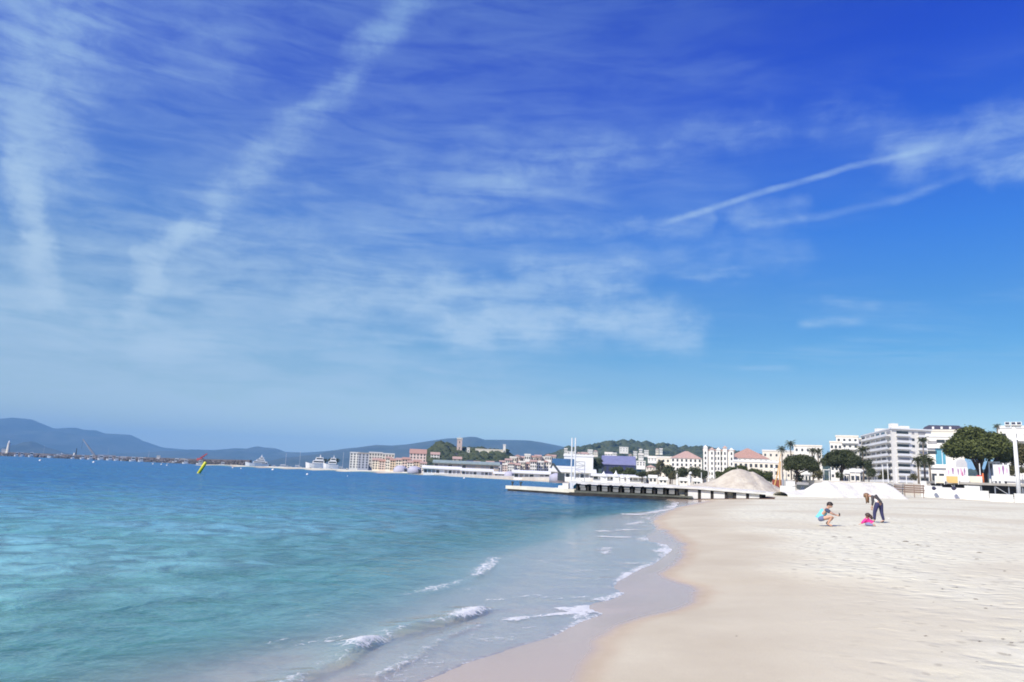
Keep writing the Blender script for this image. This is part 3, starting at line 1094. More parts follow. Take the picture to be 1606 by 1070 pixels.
# ------------------------------------------------------------------ big hotels and flats on the right
def corner_block():
    d = 340.0
    p = W(1401, 740, d)
    q = W(1353, 740, 398)
    e = W(1464, 740, 343)
    root = tag(empty('apartment_block', (p.x, p.y, 3.0)), 'large white corner apartment block with long balconies above the palms', 'apartment block')
    H = W(1401, 673, d).z - 3.0
    nfl = 9
    fh = H / nfl
    ux, uy = Vector((q.x - p.x, q.y - p.y, 0)), Vector((e.x - p.x, e.y - p.y, 0))
    la, lb = ux.length, uy.length
    ux.normalize()
    uy.normalize()

    def facade(o, axis, length, nrm, name_rows):
        ang = math.atan2(axis.y, axis.x)
        return ang
    b = MB()
    A, B_ = Vector((0, 0, 0)), uy * lb
    C_, D_ = uy * lb + ux * la, ux * la
    vs = [(*v.xy, -3) for v in (A, B_, C_, D_)] + [(*v.xy, H) for v in (A, B_, C_, D_)]
    b.add(vs, [(0, 1, 5, 4), (1, 2, 6, 5), (2, 3, 7, 6), (3, 0, 4, 7), (4, 5, 6, 7), (0, 3, 2, 1)])
    b.build('wall', PLASTER, root)
    cm = (A + B_ + C_ + D_) / 4
    rb = MB()
    ring = [cm + (v - cm) * 1.03 for v in (A, B_, C_, D_)]
    vs = [(*v.xy, H) for v in ring] + [(*v.xy, H + 0.6) for v in ring]
    rb.add(vs, [(0, 1, 5, 4), (1, 2, 6, 5), (2, 3, 7, 6), (3, 0, 4, 7), (4, 5, 6, 7), (0, 3, 2, 1)])
    rf = rb.build('roof', WPAINT, root)
    for k, (f1, f2, w, h) in enumerate([(0.15, 0.1, 3, 2.4), (0.5, 0.2, 4, 2.0), (0.25, 0.6, 5, 2.2), (0.7, 0.75, 3, 2.8)]):
        o = uy * lb * f1 + ux * la * f2
        MB().box(o.x - w / 2, o.x + w / 2, o.y - 1.5, o.y + 1.5, H + 0.6, H + 0.6 + h).build('plant_room', PLASTER, rf)
    nR = Vector((uy.y, -uy.x, 0))              # outward normal of the right face
    nL = Vector((-ux.y, ux.x, 0))              # of the left face
    aR = math.atan2(uy.y, uy.x)
    aL = math.atan2(-ux.y, -ux.x)
    for i in range(1, nfl):
        z = i * fh
        # right face: a wide dark opening and a small one
        for x0, x1, hh in ((2.6, 8.6, 1.25), (10.3, 11.6, 1.2), (13.6, 17.6, 1.3)):
            if x1 > lb - 0.3:
                x1 = lb - 0.3
            w = x1 - x0
            pos = uy * ((x0 + x1) / 2) + nR * 0.0
            link('window', window_mesh(w, hh, WGLASS if (i + int(x0)) % 3 else SHUT), root, (pos.x, pos.y, z + 0.95), aR)
            if w > 2:
                bal = MB()
                bal.box(-w / 2 - 0.5, w / 2 + 0.5, -1.1, 0.0, -0.25, -0.05)
                bal.box(-w / 2 - 0.5, w / 2 + 0.5, -1.1, -1.0, -0.05, 0.75)
                bal.build('balcony', WPAINT, root, (pos.x, pos.y, z + 0.15), aR)
        # left face
        nw = 6
        for j in range(nw):
            s = la * (j + 0.5) / nw
            pos = ux * s
            w = la / nw * 0.72
            link('window', window_mesh(w, 1.5, WGLASS if (i * 5 + j) % 4 else SHUT), root, (pos.x, pos.y, z + 0.85), aL)
        bal = MB()
        bal.box(-la / 2 + 2.5, la / 2 - 2, -1.5, 0, -0.25, -0.05)
        bal.box(-la / 2 + 2.5, la / 2 - 2, -1.5, -1.4, -0.05, 0.8)
        pos = ux * (la / 2)
        bal.build('balcony', WPAINT, root, (pos.x, pos.y, z + 0.15), aL)


corner_block()
r_, w_, h_ = building('villa_block', 'broad building with dark violet roof storey behind the white apartment block', 1452, 1514, 674, 385, 25, 3, CREAM, 'flat', CREAM, 8, 5)
MB().prism([(-w_ / 2 - .6, h_ + .86), (w_ / 2 + 1, h_ + .86), (w_ / 2 - 1.5, h_ + 3.0), (-w_ / 2 + 2.5, h_ + 3.2), (-w_ / 2 + .5, h_ + 2.2)], 1, 20).build('roof_storey', ROOFD, r_)
for k in range(3):
    link('window', window_mesh(1.0, 1.2, WPAINT), r_, (-w_ * .25 + k * w_ * .22, .95, h_ + 1.2))
r_, w_, h_ = building('modern_building', 'white modern building with turquoise glass panel left of the big pine', 1456, 1512, 681, 225, 14, 3.2, PLASTER, 'flat', WPAINT, 0, 0)
for x, z, w, h, g in ((-w_ * .10, 13.6, 2.2, 1.0, WGLASS), (-w_ * .34, 13.2, 2.4, 1.0, SHUT), (-w_ * .36, 10.2, 2.4, 1.0, WGLASS), (-w_ * .40, 7.0, 1.6, 1.0, WGLASS), (w_ * .12, 13.6, 1.6, 1.0, WGLASS)):
    link('window', window_mesh(w, h, g), r_, (x, 0, z))
gp = link('glass_panel', window_mesh(2.6, 4.8, TGLASS), r_, (-w_ * .13, 0, 7.2))
MB().box(0.35, 0.5, -0.1, -0.035, 0, 4.8).build('mullion', WPAINT, gp)
for k in range(4):
    link('window', window_mesh(1.3, 2.2, WGLASS), r_, (-w_ * .34 + k * 1.9, 0, 2.2))
for z in (6.1, 12.0):
    MB().box(-w_ / 2, w_ / 2, -0.7, 0, z, z + 0.3).build('ledge', WPAINT, r_)
building('white_house', 'white flat building behind the big pine near the tall lamp post', 1570, 1640, 668, 250, 14, 3.2, PLASTER, 'flat', WPAINT, 5, 4, balcony=True)
building('hotel_tower', 'stepped white hotel with roof terrace left of the large apartment block', 1313, 1348, 683, 395, 18, 3, PLASTER, 'flat', CREAM, 8, 4, balcony=True)
building('hotel_wing', 'lower white hotel wing left of the stepped hotel above two pines', 1303, 1322, 692, 380, 14, 3, PLASTER, 'flat', CREAM, 6, 3)
building('hotel_wing', 'long pale building between stepped hotel and large apartment block', 1340, 1362, 687, 420, 14, 3, GREYW, 'flat', CREAM, 8, 3)
building('white_building', 'white block above the left umbrella pine with bushy roof terrace', 1246, 1290, 698, 430, 16, 3, PLASTER, 'flat', CREAM, 6, 5)
building('white_building', 'low cream building right of the red hipped roof', 1196, 1250, 706, 470, 14, 3, CREAM, 'flat', PLASTER, 5, 6)
r_, w_, h_ = building('grand_hotel', 'grand white hotel wing with bright red hipped roof behind sand heap', 1140, 1206, 702, 430, 22, 3, PLASTER, 'hip', ROOFT, 5, 8)
for k in range(3):
    MB().box(-w_ / 2 - 0.3, w_ / 2 + 0.3, -0.5, 0, h_ * (0.3 + 0.28 * k) - 0.1, h_ * (0.3 + 0.28 * k) + 0.15).build('cornice', WPAINT, r_)
r_, w_, h_ = building('grand_hotel', 'tall white hotel with projecting bays and small roofs left of the sand heap', 1103, 1152, 705, 415, 18, 3, PLASTER, 'flat', ROOFP, 6, 6, win=(0.9, 1.7))
for k in range(5):
    x = -w_ / 2 + (k + 0.35) * w_ / 4.8
    bay = MB().box(x - 1.15, x + 1.15, -1.1, -0.02, -2, h_ + (1.6 if k in (0, 3) else .5)).build('bay', PLASTER, r_)
    for i in range(6):
        link('window', window_mesh(.8, 1.5, WGLASS), bay, (x, -1.1, h_ * (i + .25) / 6))
    z = h_ + (1.6 if k in (0, 3) else .5)
    MB().add([(x - 1.4, -1.4, z), (x + 1.4, -1.4, z), (x + 1.4, 1.4, z), (x - 1.4, 1.4, z), (x, 0, z + 1.5)], [(0, 3, 2, 1), (0, 1, 4), (1, 2, 4), (2, 3, 4), (3, 0, 4)]).build('bay_roof', ROOFP if k % 2 else PLASTER, r_)
building('white_hotel', 'white hotel with red roof and round corner above dark beach trees', 1052, 1101, 707, 440, 16, 3, PLASTER, 'hip', ROOFP, 5, 7)
building('cream_building', 'cream building half hidden behind the dark beach trees', 1030, 1058, 716, 455, 12, 3, CREAM, 'flat', PLASTER, 4, 4)
building('low_hotel', 'low white block below the red hipped roof, behind the hedge', 1150, 1222, 722, 330, 12, 3.2, CREAM, 'flat', WPAINT, 3, 9)

# ------------------------------------------------------------------ middle: congress hall, tents
r_, w_, h_ = building('congress_hall', 'big white windowless hall with blue glass front behind the jetty masts', 884, 930, 713, 335, 26, 2.6, WPAINT, 'flat', WPAINT, 0, 0)
MB().box(-w_ / 2 - 5.2, -w_ / 2 + 4.5, -1.2, -0.05, h_ - 4.6, h_ - 1.3).build('glass_front', BGLASS, r_)
MB().box(-w_ / 2 - 5.6, -w_ / 2 + 4.8, -1.6, -0.05, h_ - 5.6, h_ - 4.62).build('terrace', WPAINT, r_)
for k in range(3):
    MB().box(-w_ / 2 - 5, w_ / 2 - 2, -3 - k * 1.5, -0.05 - k, k * 1.7, k * 1.7 + 0.9).build('step_ledge', WPAINT, r_)
r_, w_, h_ = building('blue_roofed_hall', 'hall with deep blue sloping roof behind white peaked tents', 944, 996, 714, 350, 22, 2.6, mat('blue_wall', (0.03, 0.035, 0.11), 0.5, 0.15, .5), 'gable', ROOFB, 0, 0)
for k in range(6):
    link('window', window_mesh(1.6, 2.4, WGLASS), r_, (-w_ / 2 + (k + .5) * w_ / 6, 0, h_ - 3.4))


def long_pavilion(label, px0, px1, ytop, ybot, d, rm=TENT, wm=TENT, bays=8, base=None):
    zb = W((px0 + px1) / 2, ybot, d).z if base is None else base
    c, rz = place((px0 + px1) / 2, d, zb)
    w = span(px0, px1, d)
    h = W((px0 + px1) / 2, ytop, d).z - zb
    root = tag(empty('beach_pavilion', c, rz), label, 'pavilion')
    MB().box(-w / 2, w / 2, 0, 9, -2.5, h * 0.66).build('wall', wm, root)
    b = MB()
    b.prism([(-1.4, h * 0.64), (9.5, h * 0.64), (9.5, h * 0.72), (4, h), (-1.4, h * 0.76)], -w / 2 - 0.8, w / 2 + 0.8)
    b.v = [(y, x, z) for x, y, z in b.v]
    b.f = [f[::-1] for f in b.f]
    b.build('roof', rm, root)
    for k in range(bays):
        if (k * 7) % 5 != 3:
            link('opening', window_mesh(w / bays * 0.72, h * 0.34, SHUT if k % 3 else WGLASS), root, (-w / 2 + (k + .5) * w / bays, 0, h * 0.2))
    return root


long_pavilion('long white waterfront pavilion at the foot of the wooded old town hill', 664, 722, 731, 745, 440, bays=9)
long_pavilion('white waterfront pavilion with grey front, right of the longest one', 724, 772, 735, 747, 415, bays=8)
long_pavilion('small white pavilion beside the right grey dome tent', 776, 797, 740, 750, 385, bays=4)
long_pavilion('white beach restaurant with open front behind the low jetty platform', 806, 862, 738, 752, 330, bays=7)
long_pavilion('white beach restaurant under the white hall, behind the twin masts', 864, 932, 735, 752, 290, bays=9)
long_pavilion('low white beach building behind the main jetty deck', 930, 1010, 744, 755, 262, bays=9)
long_pavilion('grey-green roofed terrace building above the long white pavilion', 680, 782, 723, 737, 470, ROOFG, STONE, bays=14, base=4)


def peaked_tent(label, px, w_px, ytop, d, zb, group='white peaked tents by the water', m=TENT):
    c, rz = place(px, d, zb)
    w = w_px / F * d / 2
    h = W(px, ytop, d).z - zb
    root = tag(empty('peaked_tent', c, rz), label, 'tent', group)
    b = MB()
    b.lathe([(w * 1.35, h * 0.42), (w * 1.0, h * 0.50), (w * 0.5, h * 0.66), (w * 0.2, h * 0.85), (0.04, h)], 8)
    b.build('canopy', m, root)
    for sx in (-1, 1):
        for sy in (-1, 1):
            MB().tube([(sx * w * 0.85, sy * w * 0.85, -2), (sx * w * 0.85, sy * w * 0.85, h * 0.45)], 0.08, 6).build('pole', WPAINT, root)
    MB().box(-w * .8, w * .8, -w * .8, w * .8, -2, h * 0.40).build('side_wall', m, root)


peaked_tent('white peaked tent with wide skirt, leftmost of the tents behind the jetty', 947, 12, 739, 255, 1.6)
peaked_tent('tallest narrow white peaked tent behind the jetty deck', 966, 10, 738, 250, 1.6)
peaked_tent('small white peaked tent right of the tallest tent behind the jetty', 976, 7, 743, 250, 1.6)
peaked_tent('smallest white peaked tent, last on the right behind the jetty', 985, 6, 744, 250, 1.6)
peaked_tent('pale tent before the brown trees, right of the peaked tents', 1009, 10, 742, 262, 1.8)


def dome_tent(label, px, w_px, ytop, d, zb):
    c, rz = place(px, d, zb)
    w = w_px / F * d / 2
    h = W(px, ytop, d).z - zb
    root = tag(empty('dome_tent', c, rz), label, 'tent', 'grey dome tents on the waterfront')
    prof = [(w * math.cos(a), h * math.sin(a)) for a in np.linspace(0, math.pi / 2 - 0.02, 8)]
    MB().lathe([(w, -2)] + prof, 16).build('dome', GTENT, root, smooth=True)
    MB().prism([(w * .25, -1), (w * .9, -1), (w * .85, h * .30), (w * .5, h * .40), (w * .25, h * .25)], -w * .82, -w * .55).build('opening', WGLASS, root)


dome_tent('lilac grey dome tent on the quay, left of the pair', 628, 22, 730, 470, 2.2)
dome_tent('lilac grey dome tent on the quay, right of the pair', 650, 22, 731, 455, 2.2)
dome_tent('lilac grey dome tent at the edge of the water behind the jetty end', 799, 16, 739, 370, 2.0)
dome_tent('flat grey dome tent under the dark crane boom', 874, 24, 742, 275, 1.8)

# ------------------------------------------------------------------ old town and its hill
r_ = tag(empty('clock_tower', *[(lambda c, z: (c, z))(*place(718.5, 760, 12))][0]), 'square pale stone tower rising over the old town hill', 'tower')
zt = W(718, 689, 760).z - 12
wt = span(714.5, 722.5, 760)
MB().box(-wt / 2, wt / 2, 0, wt, -4, zt).build('shaft', mat('tower_stone', (0.55, 0.42, 0.36), 0.9, 0.1, 0.4), r_)
MB().box(-wt / 2 - .4, wt / 2 + .4, -.4, wt + .4, zt, zt + 0.8).build('cornice', CREAM, r_)
for k in range(4):
    MB().box(-wt / 2 + k * wt / 3.6, -wt / 2 + k * wt / 3.6 + wt / 7, -.3, wt + .3, zt + .8, zt + 1.7).build('merlon', CREAM, r_)
for k in range(3):
    link('window', window_mesh(0.9, 2.0, WGLASS), r_, (0, 0, zt - 4 - k * 6))
MB().tube([(0, wt / 2, zt), (0, wt / 2, zt + 5)], 0.12, 6).build('mast', WPAINT, r_)
building('old_church', 'grey stone church below the square tower', 702, 716, 711, 730, 14, 12, STONE, 'gable', ROOFD, 2, 4, cat='church')
building('old_church', 'stone building with arched front right beneath the square tower', 709, 723, 716, 700, 10, 10, STONE, 'gable', ROOFP, 2, 2, cat='church')
building('white_turret', 'small white tower among dark trees right of the square tower', 730.5, 735, 702, 745, 4, 14, PLASTER, 'flat', PLASTER, 3, 1, cat='tower')
building('white_turret', 'small white belfry at the right end of the wooded hill', 787.5, 791.5, 697, 755, 3, 14, PLASTER, 'flat', PLASTER, 2, 1, cat='tower')
building('rampart', 'long pale rampart wall along the top of the wooded hill', 744, 788, 704.5, 760, 3, 14, CREAM, 'flat', CREAM, 0, 0, cat='wall')
building('hill_house', 'pale house among the trees on the left slope of old town hill', 674, 688, 709, 690, 9, 12, PLASTER, 'gable', ROOFP, 3, 3, cat='house')
building('apartment_block', 'large pink block with red roof left of the wooded hill', 641, 667, 704, 590, 16, 2.5, PINK, 'gable', ROOFT, 6, 5)
building('apartment_block', 'white apartment block at left end of the waterfront town', 547, 562, 709, 600, 16, 2.5, PLASTER, 'flat', PLASTER, 6, 3)
building('apartment_block', 'grey violet shaded block second from the left on the waterfront', 560, 577, 710, 590, 14, 2.5, GREYW, 'flat', STONE, 6, 3)
building('apartment_block', 'cream block with flat roof behind pink roofed quay houses', 577, 598, 709, 620, 14, 2.5, CREAM, 'flat', PLASTER, 5, 5)
building('apartment_block', 'pale terrace behind the quay houses left of the pink block', 598, 617, 711, 640, 12, 2.5, CREAM, 'flat', PLASTER, 5, 4)
rnd = random.Random(11)
OLD = [(583, 596, 718), (594, 606, 720), (604, 613, 716), (611, 622, 719), (620, 632, 718), (630, 642, 717), (638, 650, 722), (648, 660, 721), (658, 668, 724)]
for k, (a, b, y) in enumerate(OLD):
    building('old_house', 'narrow quay house with a faded red roof below the pink block', a, b, y, 540 - k * 4, 9, 2.2, [CREAM, PINK, PLASTER, OCHRE][k % 4], 'gable', [ROOFP, ROOFT][k % 2], 4, 3,
             'old houses along the harbour quay', 'house')
OLD2 = [(792, 801, 719), (799, 809, 716), (807, 815, 713), (814, 824, 715), (822, 831, 712), (829, 840, 714), (838, 848, 713), (846, 856, 716), (854, 864, 712), (861, 871, 713),
        (788, 797, 727), (796, 806, 725), (804, 815, 726), (813, 823, 723), (821, 833, 724), (831, 841, 721), (840, 852, 723), (850, 860, 722)]
for k, (a, b, y) in enumerate(OLD2):
    building('town_house', 'small pale or pink town house in the cluster left of the white hall', a, b, y, (470 if k < 10 else 420) + (k * 37 % 29), 9, 2.6,
             [PLASTER, CREAM, PINK, PLASTER][k % 4], ['gable', 'flat', 'hip'][k % 3], [ROOFP, PLASTER, ROOFT][k % 3], 4, 3, 'town houses left of the white hall', 'house')
OLD3 = [(722, 731, 724), (731, 741, 722), (741, 752, 723), (752, 762, 724), (762, 774, 723), (774, 786, 724), (783, 792, 722)]
for k, (a, b, y) in enumerate(OLD3):
    building('town_house', 'grey stone house in the row at the foot of the wooded hill', a, b, y, 520 + k * 5, 8, 2.6, [STONE, CREAM, GREYW][k % 3], 'gable', [ROOFP, ROOFD][k % 2], 3, 2,
             'stone houses at the foot of the old town hill', 'house')
VILLA = [(921, 929, 705), (930, 937, 706), (948, 961, 709), (971, 985, 701), (991, 997, 699), (1002, 1007, 704), (1010, 1017, 706), (1028, 1033, 703), (1034, 1039, 703), (960, 967, 710),
         (985, 991, 712), (1001, 1009, 711), (993, 999, 708), (903, 911, 709), (1016, 1030, 715), (998, 1012, 723), (1013, 1028, 729), (884, 889, 703), (889, 902, 708), (906, 925, 709)]
for k, (a, b, y) in enumerate(VILLA):
    dd = 1330 - (y - 699) * 26 - (k * 53 % 40)
    zc = W((a + b) / 2, y, dd).z
    building('hill_villa', 'small white villa scattered on the green wooded hillside', a, b, y, dd, 10, zc - 0.0065 * dd, [PLASTER, CREAM, PLASTER][k % 3], ['flat', 'hip', 'gable'][k % 3],
             [PLASTER, ROOFP, CREAM][k % 3], 2, 3, 'villas on the green hillside', 'villa')

ORD = ['first', 'second', 'third', 'fourth', 'fifth', 'sixth', 'seventh', 'eighth', 'ninth', 'tenth', 'eleventh', 'twelfth', 'thirteenth', 'fourteenth', 'fifteenth', 'sixteenth',
       'seventeenth', 'eighteenth', 'nineteenth', 'twentieth', 'twenty-first', 'twenty-second', 'twenty-third', 'twenty-fourth', 'twenty-fifth', 'twenty-sixth', 'twenty-seventh',
       'twenty-eighth', 'twenty-ninth', 'thirtieth']


def number_labels(group, phrase):
    """members of a row are told apart by their place in it, from left to right in the photograph"""
    os_ = [o for o in COL.objects if o.parent is None and o.get('group') == group]
    os_.sort(key=lambda o: o.location.x / max(o.location.y, 0.1))
    for k, o in enumerate(os_):
        o['label'] = phrase % ORD[k]


number_labels('old houses along the harbour quay', '%s from the left of the pink-roofed old houses on the quay')
number_labels('town houses left of the white hall', '%s from the left of the town houses before the white hall')
number_labels('stone houses at the foot of the old town hill', '%s from the left of the stone houses below the wooded hill')
number_labels('villas on the green hillside', '%s from the left of the white villas on the green hillside')

# ------------------------------------------------------------------ breakwater
MOLE = [W(-130, 712, 1330), W(60, 718, 1190), W(180, 720, 1080), W(300, 725, 930), W(392, 730, 705)]


def build_breakwater():
    root = tag(empty('breakwater', (MOLE[2].x, MOLE[2].y, 0)), 'long dark rock breakwater closing the harbour on the left horizon', 'breakwater')
    o = Vector((MOLE[2].x, MOLE[2].y, 0))
    rr = random.Random(3)
    core = MB()
    pts = [(p.x - o.x, p.y - o.y) for p in MOLE]
    for (ax, ay), (bx, by) in zip(pts, pts[1:]):
        d = Vector((bx - ax, by - ay, 0)).normalized()
        n = Vector((-d.y, d.x, 0)) * 7
        vs = []
        for x, y in ((ax, ay), (bx, by)):
            vs += [(x - n.x * 1.6, y - n.y * 1.6, -3), (x - n.x * .7, y - n.y * .7, 4.2), (x - n.x * .1, y - n.y * .1, 4.6), (x - n.x * .1, y - n.y * .1, 6.3),
                   (x + n.x * .2, y + n.y * .2, 6.3), (x + n.x * .2, y + n.y * .2, 3.4), (x + n.x * 1.5, y + n.y * 1.5, 3.2), (x + n.x * 1.5, y + n.y * 1.5, -3)]
        core.add(vs, [tuple(range(8))[::-1], tuple(range(8, 16))] + [(k, (k + 1) % 8, (k + 1) % 8 + 8, k + 8) for k in range(8)])
    core.build('sea_wall', mat('mole_wall', (0.12, 0.105, 0.11), 0.9, 0.25, 0.05), root)
    rocks = MB()
    for (ax, ay), (bx, by) in zip(pts, pts[1:]):
        L = math.hypot(bx - ax, by - ay)
        d = Vector((bx - ax, by - ay, 0)) / L
        n = Vector((d.y, -d.x, 0))
        if n.y > 0:
            n = -n
        for k in range(int(L / 1.3)):
            t, q = rr.random() * L, rr.random()
            c = Vector((ax, ay, 0)) + d * t + n * (3.5 + q * 10)
            z = 4.6 - q * 5.2
            s = rr.uniform(0.8, 1.9)
            vs = []
            for u in (-1, 1):
                for v in (-1, 1):
                    for w in (-1, 1):
                        vs.append((c.x + u * s * rr.uniform(.5, 1), c.y + v * s * rr.uniform(.5, 1), z + w * s * rr.uniform(.4, .8)))
            rocks.add(vs, [(0, 1, 3, 2), (4, 6, 7, 5), (0, 4, 5, 1), (2, 3, 7, 6), (0, 2, 6, 4), (1, 5, 7, 3)])
    r = rocks.build('rocks', ROCK, root)
    r['kind'] = 'stuff'


build_breakwater()


def mole_pt(px, off=0.0):
    """point on the breakwater seen at column px, off metres behind its line"""
    best = None
    for a, b in zip(MOLE, MOLE[1:]):
        for k in range(60):
            p = a.lerp(b, k / 59)
            dd = abs(p.x / p.y - (W(px, 720, 1000).x / 1000))
            if best is None or dd < best[0]:
                best = (dd, p)
    p = best[1]
    return p * (1 + off / p.length)


def block(name, label, cat, px0, px1, ytop, off=-7, z0=2.0, depth=6, m=PLASTER, roof=None, group=None, nwin=3):
    p = mole_pt((px0 + px1) / 2, off)
    d = p.y
    root, w, h = building(name, label, px0, px1, ytop, d, depth, z0, m, roof or 'flat', m if roof is None else ROOFP, 1, nwin, group, cat)
    return root


r_ = tag(empty('lighthouse', (mole_pt(9).x, mole_pt(9).y, 4)), 'pale lighthouse tower at the far left end of the breakwater', 'lighthouse')
zt = W(10, 691, mole_pt(9).y).z - 4
MB().lathe([(3.2, -2), (2.9, 2), (1.9, zt * .75), (2.4, zt * .76), (2.4, zt * .8)], 12).build('tower', CREAM, r_)
MB().lathe([(1.2, zt * .8), (1.2, zt * .92), (0.3, zt)], 10).build('lantern', WPAINT, r_)
block('harbour_building', 'white cube building beside the lighthouse at the left edge', 'building', -3, 4.5, 704)
block('harbour_building', 'low cream harbour shed on the breakwater, right of the lighthouse', 'shed', 38, 45, 711.5, m=CREAM)
block('harbour_building', 'white harbour shed on the breakwater above a mooring buoy', 'shed', 46, 54, 710.5)
block('harbour_building', 'white van-like kiosk on the breakwater left of the white motor yacht', 'kiosk', 58, 66, 712)
block('harbour_building', 'low pinkish shed on the breakwater right of the lighthouse', 'shed', 18, 33, 713, m=PINK)
block('harbour_building', 'white beacon block halfway along the breakwater', 'beacon', 243, 248.5, 714.5, z0=0, off=-9, nwin=1)
block('harbour_building', 'small pale hut on the breakwater between white block and red crane', 'hut', 281, 290, 719.5, m=CREAM)
block('harbour_building', 'pale hut right of the red crane on the breakwater', 'hut', 346, 354, 723.5, m=CREAM)
block('harbour_building', 'long grey shed on the breakwater by the slanted crane', 'shed', 150, 178, 713.5, m=GREYW, nwin=6)
block('harbour_building', 'white shed on the breakwater right of the long grey one', 'shed', 186, 204, 716, nwin=4)
block('harbour_building', 'pale sheds on the breakwater left of the white beacon block', 'shed', 214, 234, 717.5, m=CREAM, nwin=4)
p = mole_pt(118, 3)
r_ = tag(empty('signal_mast', (p.x, p.y, 4)), 'dark signal mast with a white foot on the breakwater', 'mast')
MB().tube([(0, 0, 0), (0, 0, W(118, 703, p.y).z - 4)], [1.0, 0.5], 8).build('pole', DSTEEL, r_)
MB().box(-3.4, -1.4, -1, 1, -1, 5).build('hut', PLASTER, r_)


def jib_crane(label, px_base, px_tip, ytip, m, off=4, thick=1.1):
    p = mole_pt(px_base, off)
    q = W(px_tip, ytip, p.y)
    root = tag(empty('harbour_crane', (p.x, p.y, 4)), label, 'crane')
    MB().box(-3, 3, -3, 3, -1, 3.2).build('cab', m, root)
    tip = Vector((q.x - p.x, 0, q.z - 4))
    b = MB()
    s = Vector((tip.z, 0, -tip.x)).normalized() * thick * 0.8
    for sy in (-0.8, 0.8):
        for k in (-1, 1):
            b.bar(Vector((0, sy, 3)) + s * k, tip + s * k * 0.3, thick * 0.7)
    for k in range(9):
        t = k / 9
        a = Vector((0, 0, 3)).lerp(tip, t) + s * (1 - .7 * t)
        c = Vector((0, 0, 3)).lerp(tip, t + 1 / 9) - s * (1 - .7 * t)
        b.bar(a, c, thick * 0.5)
    b.build('jib', m, root)
    MB().tube([tip, (tip.x, 0, tip.z * 0.45)], 0.12, 5).build('cable', DSTEEL, root)


jib_crane('slanted blue-grey crane jib on the breakwater', 147, 130, 689, STEEL)
jib_crane('small red harbour crane behind the yellow buoy', 314, 325, 711.5, mat('red_crane', (0.45, 0.06, 0.05), 0.5), 3, 0.9)


# ------------------------------------------------------------------ boats
def boat(label, px0, px1, d, ytop, flip=False, decks=2, mast=False, hull_m=WPAINT, group=None, name='motor_yacht', z=0.0, arch=True):
    c, rz = place((px0 + px1) / 2, d, z)
    L = span(px0, px1, d)
    H = max(W((px0 + px1) / 2, ytop, d).z - z, 1.2)
    root = tag(empty(name, c, rz), label, 'boat' if L < 14 else 'yacht', group)
    s = -1 if flip else 1
    beam = min(L * 0.26, 6)
    fb = min(H * .34, L * .11) if mast else H * (0.34 if decks else 0.5)
    prof = [(-.5, 0.55), (-.2, 0.9), (.1, 1), (.32, .75), (.5, 0.02)]
    vs = []
    for t, wv in prof:
        x = s * t * L
        sh = fb * (0.85 + 0.35 * max(t, 0) ** 2 * 4)
        y = beam / 2 * wv
        vs += [(x * 0.94, -y * .55, -0.6), (x, -y, sh), (x, y, sh), (x * 0.94, y * .55, -0.6)]
    fs = []
    for i in range(len(prof) - 1):
        for k in range(4):
            a, b_ = i * 4 + k, i * 4 + (k + 1) % 4
            fs.append((a, b_, b_ + 4, a + 4))
    fs += [(3, 2, 1, 0), tuple(len(prof) * 4 - 4 + k for k in range(4))]
    MB().add(vs, fs).build('hull', hull_m, root)
    zz = fb
    for k in range(decks):
        w0, w1 = (-.36 + .05 * k) * L, (.20 - .12 * k) * L
        hh = fb * .6 if mast else (H * 0.80 - fb) / max(decks, 1) if arch else (H - fb) / max(decks, 1)
        b = MB()
        b.prism([(s * w0, zz), (s * w1, zz), (s * (w1 - .05 * L), zz + hh), (s * w0, zz + hh)], -beam * (.40 - .05 * k), beam * (.40 - .05 * k))
        dk = b.build('deckhouse', WPAINT, root)
        b = MB()
        b.box(min(s * w0 * .9, s * (w1 - .07 * L)), max(s * w0 * .9, s * (w1 - .07 * L)), -beam * (.40 - .05 * k) - 0.05, -beam * (.40 - .05 * k) + 0.02, zz + hh * .35, zz + hh * .75)
        b.build('window_band', WGLASS, dk)
        zz += hh
    if mast:
        MB().tube([(s * -.02 * L, 0, fb), (s * -.02 * L, 0, H)], [max(0.10, L * .010)] * 2, 6).build('mast', WPAINT, root)
        MB().tube([(s * -.02 * L, 0, fb + H * .1), (s * -.38 * L, 0, fb + H * .1)], 0.18, 6).build('boom', WPAINT, root)
    elif arch and decks:
        b = MB()
        b.prism([(s * -.20 * L, zz), (s * -.13 * L, zz), (s * -.155 * L, H), (s * -.175 * L, H)], -beam * .22, beam * .22)
        b.build('radar_arch', WPAINT, root)
    return root


p = mole_pt(86, -14)
boat('white motor yacht moored before the left part of the breakwater', 70, 104, p.y, 710, decks=2, flip=True)
boat('big white yacht with dark stern at the right end of the breakwater', 383, 421, 640, 713, decks=3, flip=True)
boat('dark hulled boat moored right behind the big white yacht', 406, 424, 650, 722, decks=1, hull_m=mat('navy_hull', (0.02, 0.025, 0.06), 0.3), flip=False)
boat('white yacht with tall curved radar arch behind the harbour quay, left of its twin', 478, 512, 600, 713, decks=2, flip=True, z=1.6)
boat('white yacht with slim mast arch on the quay before the dark trees', 506, 530, 585, 714, decks=2, flip=True, z=1.6)
boat('white sailing yacht with tall mast behind the left end of the quay', 436, 458, 660, 711, decks=1, mast=True, z=0.5)
boat('white sailing yacht, second of the tall masts behind the quay', 460, 478, 655, 708, decks=1, mast=True, z=0.5)
boat('white sailing yacht, third and rightmost mast behind the quay', 528, 546, 650, 709, decks=1, mast=True, z=0.5)
boat('white sailing yacht behind the sheds of the breakwater', 58, 70, 1300, 698, decks=1, mast=True)
boat('sailing yacht behind the breakwater right of the slanted crane', 160, 172, 1250, 703, decks=1, mast=True)
boat('sailing yacht behind the breakwater left of the white beacon block', 224, 236, 1150, 707, decks=1, mast=True)
